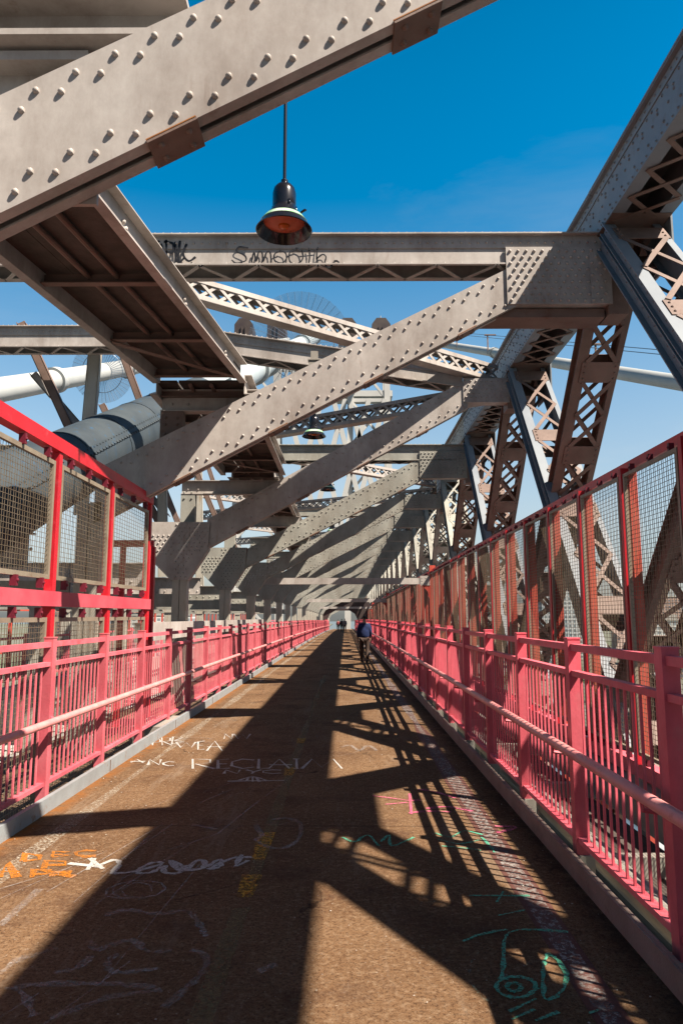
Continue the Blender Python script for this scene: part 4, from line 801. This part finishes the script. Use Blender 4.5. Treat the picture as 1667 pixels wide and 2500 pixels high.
for i in range(14): o.box(-2.72,-2.715,11.05+.08*i,11.09+.08*i,-.12,.07)
tag(o.build('vented_box', PIPE), 'low grey vented box beside the left kerb', 'box')
xs = -8.6
FR = thing('far_pink_railing', 'pink railing of the roadway side seen through the left posts', 'railing')
for z in (1.15,.95,.1): MB().box(xs,xs+.05,5,90,z-.03,z+.03).build('rail', PINKP, FR)
b = MB(); y = .1
while y < 1.57: b.box(xs+.01,xs+.03,y,y+.02,.1,.95); y += .16
pa = b.build('baluster_panel', PINKP, FR); po = MB().box(xs,xs+.09,0,.09,-1.8,1.25).build('post', PINKP, FR)
for k in range(45):
    for pr in (pa, po):
        o = pr
        if k: o = pr.copy(); COL.objects.link(o); o.parent = FR
        o.location = (0,5+1.6*k,0)
FF = thing('far_red_fence', 'tall red mesh fence of the other walkway, far left', 'fence')
for z in (1.9,.4): MB().box(-12.1,-12.0,8,98,z,z+.1).build('rail', REDO, FF)
po = MB().box(-12.1,-12.0,0,.1,-1.5,1.9).build('post', REDO, FF)
for k in range(50):
    o = po
    if k: o = po.copy(); COL.objects.link(o); o.parent = FF
    o.location = (0,8+k*1.8,0)
o = strip('barrier_wall', -10.4, -10.1, -1.8, -.4, CONC, None, [2+3*i for i in range(30)]); tag(o, 'long pale concrete barrier beside the left roadway', 'barrier')
# junk under the left fence: pipes and ties
for x, z, r, lab in ((-3.45,-.75,.06,'thin tan pipe nearest the left railing, below deck level'),(-3.8,-1.0,.09,'thicker tan pipe in the middle of three below the left railing'),(-4.3,-1.1,.07,'outermost tan pipe below the left fence')):
    tag(MB().tube([(x,y,z) for y in (2,30)], r, 8).build('pipe', PIPE, smooth=True), lab, 'pipe')
longtube('timber_edge', -4.9, -.9, .16, DARKM, 'dark round timber edge low beyond the left fence', 'timber', 40)
SLM = mat('rusty_tan_timber', (.30,.17,.08), .8, col2=(.42,.32,.2), scale=3); sl0 = None
for i in range(20):
    if sl0 is None: o = sl0 = MB().box(-4.8,-3.1,0,.25,-1.35,-1.2).build('cross_timber', SLM)
    else: o = sl0.copy(); COL.objects.link(o)
    o.location = (0,3+i*.9,0); tag(o, ORD[i]+' rust-tan cross timber from the camera, low behind the left railing', 'timber', 'cross timbers below the left railing')
# ---------------------------------------------------------------- main cables, bands, guards
def cable(name, pts, r, label, bands, m, seam=False, bandr=1.16):
    t = thing(name, label, 'cable', (0,0,0), 0, 'main suspension cables')
    P, Q = Vector(pts[0]), Vector(pts[1]); d = (Q-P).normalized()
    MB().tube([P+(Q-P)*(.0 if not seam else .085), P+(Q-P)*.3, P+(Q-P)*.5, Q], r, 40).build('cable_sheath', m, t, smooth=True)
    if seam: MB().tube([P, P+(Q-P)*.0849], r, 40).build('shade_toned_cover', CABLEN, t, smooth=True)
    for s in bands:
        c = P+(Q-P)*((s-P.y)/(Q.y-P.y)); L = r*.55
        b = MB().tube([c-d*L, c-d*(L*.75), c+d*(L*.75), c+d*L], [r*bandr*1.08, r*bandr, r*bandr, r*bandr*1.08], 36)
        side = d.cross(Vector((0,0,1))).normalized(); upv = side.cross(d)
        for sg in (-1, 1):
            cc = c+upv*(-r*bandr)+side*(sg*.06); b.bar(cc-d*L*.9, cc+d*L*.9, .05, .22, tuple(upv))
        for i in range(5):
            b.rivet(c+d*(L*(-.7+.35*i))-upv*(r*bandr*1.1)-side*.09, -side, .05)
        b.build('cable_band', m, t, smooth=True)
    if seam:
        b = MB(); side = d.cross(Vector((0,0,1))).normalized(); upv = side.cross(d)
        n1 = (side*math.cos(R(28))+upv*math.sin(R(28))).normalized(); tv = n1.cross(d)
        P2 = P+(Q-P)*.10
        b.bar(P+n1*(r+.006), P2+n1*(r+.006), .16, .014, tuple(n1))
        s = 0; L = (P2-P).length
        while s < L: b.rivet(P+d*s+n1*(r+.012)-tv*.06, tuple(n1), .028); b.rivet(P+d*s+n1*(r+.012)+tv*.05, tuple(n1), .02, far=True); s += .15
        for s in (5.2, 7.2, 9.4, 11.8): b.tube([P+d*s, P+d*(s+.03)], r+.012, 36)
        b.build('bolted_seam', CABLEN, t, smooth=True)
    return t, P, Q, d
X1 = lambda y: -4.9+.0245*(y-15.05)
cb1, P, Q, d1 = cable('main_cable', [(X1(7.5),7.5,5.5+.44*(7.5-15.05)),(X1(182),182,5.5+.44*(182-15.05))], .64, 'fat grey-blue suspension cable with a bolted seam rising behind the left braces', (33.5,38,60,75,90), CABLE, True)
cb2, P2_, Q2, d2 = cable('main_cable', [(-16.8,24,1.74+6.9),(-15.2,182,1.74+6.9+158*.415)], .60, 'pale suspension cable crossing the sky at the far left', (39.5,52,64,76), CABLEFAR)
cb3, P3, Q3, d3 = cable('main_cable', [(25.0,40,1.74+12.3),(9.3,182,1.74+74)], .56, 'pale suspension cable crossing the sky on the right', (45,60,75,90), CABLEFAR)
# rope posts and hand ropes over the right cable
tops = []
for y in (46,61,76,91,106):
    b = MB()
    s = (y-P3.y)/(Q3.y-P3.y); c = P3+(Q3-P3)*s; b.bar(c+Vector((-.5,0,-.2)), c+Vector((-.5,0,2.4)), .16, .12, (0,1,0)); b.bar(c+Vector((-.9,0,2.4)), c+Vector((.6,0,2.4)), .12, .3, (0,1,0)); tops.append(c+Vector((-.5,0,2.4))); b.build('rope_post', RUSTY, cb3)
b = MB(); tops = [tops[0]*2-tops[1]]+tops
for o_ in (0, .35): b.tube([p+Vector((0,0,-o_)) for p in tops], .035, 6)
b.build('hand_rope', mat('blue_grey_rope', (.12,.18,.24), .5), cb3)
NET = mat('fine_guard_netting', (.25,.35,.45), .6); NET.node_tree.nodes['Principled BSDF'].inputs['Alpha'].default_value = .3
def fan(c, d, r, par, lab):
    t = thing('cable_guard', lab, 'guard', tuple(c), 0, 'round wire guards on the cables'); d = Vector(d); a = d.orthogonal().normalized(); e = d.cross(a); b = MB(); N = 44
    for k in range(N):
        u = a*math.cos(2*math.pi*k/N)+e*math.sin(2*math.pi*k/N); b.bar(u*.6, u*r, .022, .022)
    for rr in (r*.66,):
        b.tube([(a*math.cos(2*math.pi*k/48)+e*math.sin(2*math.pi*k/48))*rr for k in range(49)], .025, 5, cap=False)
    b.build('spoke_wires', FANM, t)
    vs = [tuple((a*math.cos(2*math.pi*k/48)+e*math.sin(2*math.pi*k/48))*rr+d*.03) for rr in (.6,r) for k in range(48)]
    MB().add(vs, [(k,(k+1)%48,48+(k+1)%48,48+k) for k in range(48)]).build('netting', NET, t)
c = P+(Q-P)*((58-P.y)/(Q.y-P.y)); fan(c, (d1+Vector((0,.5,0))).normalized(), 4.4, cb1, 'round wire guard on the cable above the laced strut')
c = P2_+(Q2-P2_)*((47-P2_.y)/(Q2.y-P2_.y)); fan(c, (d2+Vector((0,.5,0))).normalized(), 2.1, cb2, 'round wire guard hanging on the far left cable')

# ---------------------------------------------------------------- far tower
TW = thing('bridge_tower', 'pale steel lattice tower with dark cable saddles far beyond the beams', 'tower', (0,180,0))
def leg(x, wtop, wbot, ztop, zbot, nseg=9):
    b = MB()
    for s in (-1, 1):
        for yy in (-3, 3): b.bar((x+s*wbot,yy,zbot),(x+s*wtop,yy,ztop),1.5,1.5,(0,1,0))
    for i in range(nseg):
        za = zbot+(ztop-zbot)*i/nseg; zb = zbot+(ztop-zbot)*(i+1)/nseg; wa = wbot+(wtop-wbot)*i/nseg; wb2 = wbot+(wtop-wbot)*(i+1)/nseg
        b.bar((x-wa,-3,za),(x+wb2,-3,zb),.6,.5,(0,1,0)); b.bar((x+wa,-3.3,za),(x-wb2,-3.3,zb),.6,.5,(0,1,0)); b.bar((x-wb2,-3,zb),(x+wb2,-3,zb),.9,.8,(0,1,0))
    b.build('leg', TOWER, TW)
leg(-22.2, 4.5, 6.5, 68, -40); leg(6.0, 4.5, 6.0, 68, -40)
b = MB().box(-28,12,-4,4,66,68.5).box(-28,12,-3.5,3.5,57,58.5)
for i in range(12): xa = -17.5+1.6*i; b.bar((xa,-3.6,58.5),(xa+1.6,-3.6,66),.5,.4,(0,1,0)); b.bar((xa+1.6,-3.4,58.5),(xa,-3.4,66),.5,.4,(0,1,0))
b.build('crossbeam', TOWER, TW)
for x in (-26.3,-17.8,.6,9.3):
    b = MB(); b.prism([(x-2.4,69.5),(x+2.4,69.5),(x+2.4,76.5),(x+1.2,78.2),(x-1.2,78.2),(x-2.4,76.5)],-3,3); b.bar((x-.5,-3.2,69.5),(x-.5,-3.2,75.8),.3,.3,(0,1,0)); b.bar((x+.5,-3.2,69.5),(x+.5,-3.2,75.8),.3,.3,(0,1,0))
    b.build('cable_saddle', SADDLE, TW)
b = MB().box(-3,12.5,-4.5,4.5,68.5,69.5).box(-29,-14.5,-4.5,4.5,68.5,69.5)
for x in [-29+i*1.2 for i in range(12)]+[-3+i*1.2 for i in range(13)]: b.box(x,x+.1,-4.5,-4.4,69.5,70.8)
b.box(-3,12.5,-4.5,-4.4,70.8,70.95).box(-29,-14.5,-4.5,-4.4,70.8,70.95).tube([(9.3,0,76),(9.3,0,80)],.12,6); b.build('walk_platform', CONC, TW)
b = MB()
for x in (-15,-9,-3,1):
    b.bar((x,-4,20),(x+9,-4,56),1.2,1.0,(0,1,0)); b.bar((x+9,-4,20),(x,-4,56),1.2,1.0,(0,1,0))
b.build('sway_brace', TOWER, TW)

# dark portal at the far end
t = thing('end_portal', 'dark arched steel portal where the walkway ends far away', 'portal', (0,118,D(118)))
b = MB(); b.box(-5.5,-2.9,0,.5,-2,3.195).box(1.9,4.6,0,.5,-2,3.195).box(-5.5,4.6,0,.5,3.2,5.2)
b.prism([(-2.897,1.9),(-2.897,3.197),(-1.7,3.197),(-2.5,2.7)],.02,.48); b.prism([(1.897,1.9),(1.897,3.197),(.7,3.197),(1.5,2.7)],.02,.48)
b.build('arch_frame', SADDLE, t)
MB().box(-3.3,-2.8,-3,0,0,1.7).box(1.5,1.9,-3,0,0,1.7).build('side_wall', PINK, t)

# ---------------------------------------------------------------- hanging lamps
def lamp(x, y, zt, zr, label):
    t = thing('pendant_lamp', label, 'lamp', (x,y,zt+D(y)), 0, 'lamps hanging over the walkway')
    # zt: rim height. bell shade
    b = MB().lathe([(.262,0),(.268,.006),(.262,.014),(.215,.085),(.16,.16),(.118,.215),(.110,.24),(.112,.255),(.112,.38),(.10,.43),(.075,.462),(.035,.478),(.034,.52),(.022,.53)], n=40)
    b.lathe([(.262,0),(.25,.012),(.205,.085),(.19,.092)], n=40); b.v = b.v
    b.build('bell_shade', BLACK, t, smooth=True)
    MB().lathe([(.2235,.075),(.226,.079),(.1875,.128),(.184,.126)], n=40).build('reflective_band', REFL, t, smooth=True)
    MB().lathe([(.192,.09),(.15,.065),(.08,.055),(.055,.055)], n=32).build('lens', LENS, t, smooth=True)
    MB().lathe([(.055,.056),(.05,.04),(.03,.03),(.0001,.027)], n=20).build('bulb', BULB, t, smooth=True)
    b = MB()
    for a in (.3, 1.6, 2.9, 5.2): b.rivet((.115*math.cos(a),.115*math.sin(a),.235),(math.cos(a),math.sin(a),.2),.016); b.box(.115*math.cos(a)-.008,.115*math.cos(a)+.008,.115*math.sin(a)-.008,.115*math.sin(a)+.008,.2,.27)
    b.tube([(.16,.0,.19),(.2,-.03,.2),(.205,-.04,.19)],.012,6); b.build('latch', BLACK, t, smooth=True)
    MB().tube([(0,0,.51),(0,0,zr)], .017, 10).build('rod', BLACK, t, smooth=True)
    MB().box(-.12,.12,-.1,.1,zr,zr+.2).box(-.14,.14,-.12,.12,zr+.2,zr+.22).box(-.08,.08,-.08,.08,zr+.22,zr+.42).build('junction_box', PIPE, t)
    if y > 8: MB().tube([(.12,0,zr+.1),(.5,.03,zr+.1),(.9,.2,zr+.3),(1.6,.4,zr+.35)], .015, 6).build('feed_wire', RUSTY, t)
lamp(-.58, 6.35, 5.35, 1.95, 'nearest black bell-shaped lamp hanging against the sky on a long rod')
lamp(-.70, 15.6, 5.70, 1.55, 'second black bell lamp, with a pale band, below the pale second brace')
lamp(-.58, 23.6, 5.9, 1.1, 'third black bell lamp, half hidden behind a brace')
lamp(-.60, 32.2, 5.5, 1.1, 'fourth small black bell lamp between the far braces')
lamp(-.58, 40.8, 5.3, 1.1, 'fifth and farthest black bell lamp between the braces')
lamp(-.58, 49.4, 5.3, 1.1, 'sixth tiny dark lamp deep in the row of braces')

# ---------------------------------------------------------------- people
def skin(name, verts, edges, radii, m, parent, root=0, sub=2):
    me = bpy.data.meshes.new(name); me.from_pydata(verts, edges, []); o = bpy.data.objects.new(name, me); COL.objects.link(o); o.parent = parent
    md = o.modifiers.new('skin', 'SKIN'); sv = me.skin_vertices[0].data if me.skin_vertices else None
    if sv is None:
        me.skin_vertices.new() if hasattr(me.skin_vertices, 'new') else None; sv = me.skin_vertices[0].data
    for i, r in enumerate(radii): sv[i].radius = r if isinstance(r, tuple) else (r, r)
    for i in range(len(verts)): sv[i].use_root = (i == root)
    md.use_smooth_shade = True
    if sub: s = o.modifiers.new('sub', 'SUBSURF'); s.levels = sub; s.render_levels = sub
    me.materials.append(m); return o
SKINM = mat('skin', (.35,.2,.14), .5); HAIR = mat('dark_hair', (.02,.015,.012), .7)
def person(x, y, h, jacket, pants, label, rz=0, stride=.16, sub=2):
    t = thing('person', label, 'person', (x,y,D(y)), rz); k = h/1.76; t.scale = (k,k,k)
    s = stride
    body = [(0,0,.98),(0,-.01,1.2),(0,.0,1.42),(0,.01,1.50),(0,.02,1.57),(0,.03,1.65),(0,.025,1.72),
            (-.17,0,1.42),(-.225,-.03,1.15),(-.235,.06,.92),(-.237,.09,.86),(.17,0,1.42),(.225,.0,1.15),(.225,.13,.96),(.225,.17,.90),
            (-.1,0,.92),(-.11,s*.5,.5),(-.10,s*.9-.02,.09),(.1,0,.92),(.11,-s*.2,.5),(.10,-s-.05,.1)]
    ed = [(0,1),(1,2),(2,3),(3,4),(4,5),(5,6),(2,7),(7,8),(8,9),(9,10),(2,11),(11,12),(12,13),(13,14),(0,15),(15,16),(16,17),(0,18),(18,19),(19,20)]
    rd = [(.14,.1),(.13,.09),(.12,.08),.055,.06,(.078,.095),(.06,.075),.06,.045,.035,.035,.06,.045,.035,.035,.085,.06,.045,.085,.06,.045]
    skin('body', body, ed, rd, SKINM, t, sub=sub)
    jk = [(0,0,.86),(0,-.012,1.14),(0,-.005,1.36),(0,.0,1.47),(-.17,0,1.39),(-.225,-.03,1.15),(-.235,.055,.92),(.17,0,1.39),(.225,.0,1.15),(.225,.12,.96)]
    skin('jacket', jk, [(0,1),(1,2),(2,3),(2,4),(4,5),(5,6),(2,7),(7,8),(8,9)], [(.215,.145),(.215,.135),(.20,.12),(.085,.08),.088,.075,.062,.088,.075,.062], jacket, t, sub=sub)
    pn = [(0,0,.95),(-.095,0,.86),(-.11,s*.5,.5),(-.10,s*.9-.02,.09),(.095,0,.86),(.11,-s*.2,.5),(.10,-s-.05,.12)]
    skin('trousers', pn, [(0,1),(1,2),(2,3),(0,4),(4,5),(5,6)], [(.16,.12),.105,.082,.066,.105,.082,.066], pants, t, sub=sub)
    skin('hair', [(0,.0,1.60),(0,.0,1.70),(0,.02,1.735)], [(0,1),(1,2)], [(.07,.07),(.086,.095),(.05,.06)], HAIR, t, sub=sub)
    for sx, yy, zz, tilt in ((-1, s*.9-.02, .0, 0), (1, -s-.05, .02, .3)):
        xx = sx*.10; skin('shoe', [(xx,yy-.05,zz+.06),(xx,yy+.06,zz+.045-tilt*.03),(xx,yy+.17,zz+.035-tilt*.1)], [(0,1),(1,2)], [.05,.048,.035], HAIR, t, sub=sub)
    for sx, pts in ((-1, (-.237,.09,.86)), (1, (.225,.17,.90))):
        hv = [(pts[0],pts[1]-.01,pts[2]),(pts[0],pts[1]+.01,pts[2]-.07)]; he = [(0,1)]; hr = [.03,.032]
        for f in range(4):
            i = len(hv); yy = pts[1]-.02+.017*f; L = (.065,.078,.074,.058)[f]; hv += [(pts[0],yy,pts[2]-.11),(pts[0]-sx*.012,yy+.004,pts[2]-.11-L*.6)]; he += [(1,i),(i,i+1)]; hr += [.0095,.008]
        i = len(hv); hv += [(pts[0]-sx*.01,pts[1]+.045,pts[2]-.07),(pts[0]-sx*.015,pts[1]+.055,pts[2]-.11)]; he += [(0,i),(i,i+1)]; hr += [.011,.009]
        skin('hand', hv, he, hr, SKINM, t, sub=1)
BLUEJ = mat('navy_blue_jacket', (.011,.027,.11), .85, col2=(.007,.016,.065), scale=9, bump=.5, bscale=14); KHAKI = mat('brown_trousers', (.05,.027,.018), .85, bump=.4, bscale=14)
DK = mat('dark_clothes', (.03,.03,.035), .85); RD = mat('maroon_clothes', (.25,.05,.05), .85); GR = mat('grey_clothes', (.2,.2,.2), .85)
person(.72, 27.8, 1.78, BLUEJ, KHAKI, 'man in a navy jacket and brown trousers walking away on the right')
person(-.5, 96, 1.75, DK, DK, 'tiny figure in dark clothes far down the walkway, left of the grey-topped one', sub=1)
person(-1.05, 104, 1.7, RD, DK, 'tiny figure in maroon far down the walkway by the left railing', sub=1)
person(-.1, 92, 1.78, GR, DK, 'tiny figure in a grey top walking far away near the middle', sub=1)

# ---------------------------------------------------------------- far city through the fence
def facade(name, wall, win, sx, sz):
    m = bpy.data.materials.new(name); m.use_nodes = True; n = m.node_tree.nodes; l = m.node_tree.links; b = n['Principled BSDF']
    tc = n.new('ShaderNodeTexCoord'); mp = n.new('ShaderNodeMapping'); mp.inputs['Rotation'].default_value = (R(90),0,0); l.new(tc.outputs['Object'], mp.inputs[0])
    br = n.new('ShaderNodeTexBrick'); br.offset = 0; br.inputs['Scale'].default_value = 1; br.inputs['Brick Width'].default_value = sx; br.inputs['Row Height'].default_value = sz; br.inputs['Mortar Size'].default_value = .7
    br.inputs['Color1'].default_value = (*win,1); br.inputs['Color2'].default_value = (*[c*1.5 for c in win],1); br.inputs['Mortar'].default_value = (*wall,1)
    l.new(mp.outputs[0], br.inputs['Vector']); l.new(br.outputs['Color'], b.inputs['Base Color']); b.inputs['Roughness'].default_value = .6; return m
F1 = facade('grey_glass_facade', (.42,.45,.46), (.1,.14,.16), 3, 3.4); F2 = facade('brick_facade', (.3,.2,.16), (.08,.08,.09), 3.5, 3.2); F3 = facade('pale_facade', (.55,.55,.52), (.15,.17,.18), 4, 3.5)
BL = [(163,560,26,60,F1,'tall grey tower block seen between the truss members'),(205,700,40,52,F3,'pale slab block farther back behind the mesh'),(120,620,34,34,F2,'brown brick block low behind the fence'),
      (262,600,60,36,F3,'wide pale block at the right edge'),(96,900,40,46,F1,'grey block near the end of the fence'),(330,800,70,60,F2,'brick tower at the far right of the bank'),(230,480,36,22,F2,'low brick block in front of the pale ones'),
      (-150,600,50,40,F3,'pale block far left under the girders'),(-260,700,60,52,F2,'brick block far left under the girders')]
for x, y, w_, h, m, lab in BL:
    t = thing('distant_building', lab, 'building', (x,y,-38.5), R(random.uniform(-12,12)), 'buildings on the far bank')
    MB().box(-w_/2,w_/2,-10,10,0,h).build('wall', m, t); MB().box(-w_/2-.4,w_/2+.4,-10.4,10.4,h,h+1).box(-w_/5,w_/6,-3,4,h+1,h+5).build('roof', CONC, t)
LEAF = mat('tree_foliage', (.05,.085,.02), .8, col2=(.09,.13,.03), scale=.8)
def tree(x, y, s, lab):
    t = thing('bank_tree', lab, 'tree', (x,y,-38.5), 0, 'trees on the far bank'); rnd = random.Random(int(x*7+y))
    MB().tube([(0,0,0),(.2,0,s*.3),(-.1,.2,s*.6)], [s*.04,s*.03,s*.015], 8).build('trunk', DARKM, t)
    b = MB()
    for _ in range(420):
        a, bb, r = rnd.uniform(0,6.28), rnd.uniform(-1,1), rnd.random()**.4; cl_ = rnd.uniform(.75,1.1)
        c = Vector((math.cos(a)*math.sqrt(1-bb*bb)*r*s*.36*cl_, math.sin(a)*math.sqrt(1-bb*bb)*r*s*.36, s*.64+bb*r*s*.34*cl_)); u = Vector([rnd.gauss(0,1) for _ in range(3)]).normalized(); v = u.orthogonal().normalized(); q = rnd.uniform(.3,.6)*s*.07
        b.add([c+u*q, c+v*q, c-u*q, c-v*q], [(0,1,2,3)])
    b.build('crown', LEAF, t)
for i in range(16):
    x = 70+i*15+random.uniform(-5,5); tree(x, 330+random.uniform(-40,60)+i*4, random.uniform(11,17), ORD[i]+' riverside tree from the left, seen low through the fence')
print('objects', len(bpy.data.objects))
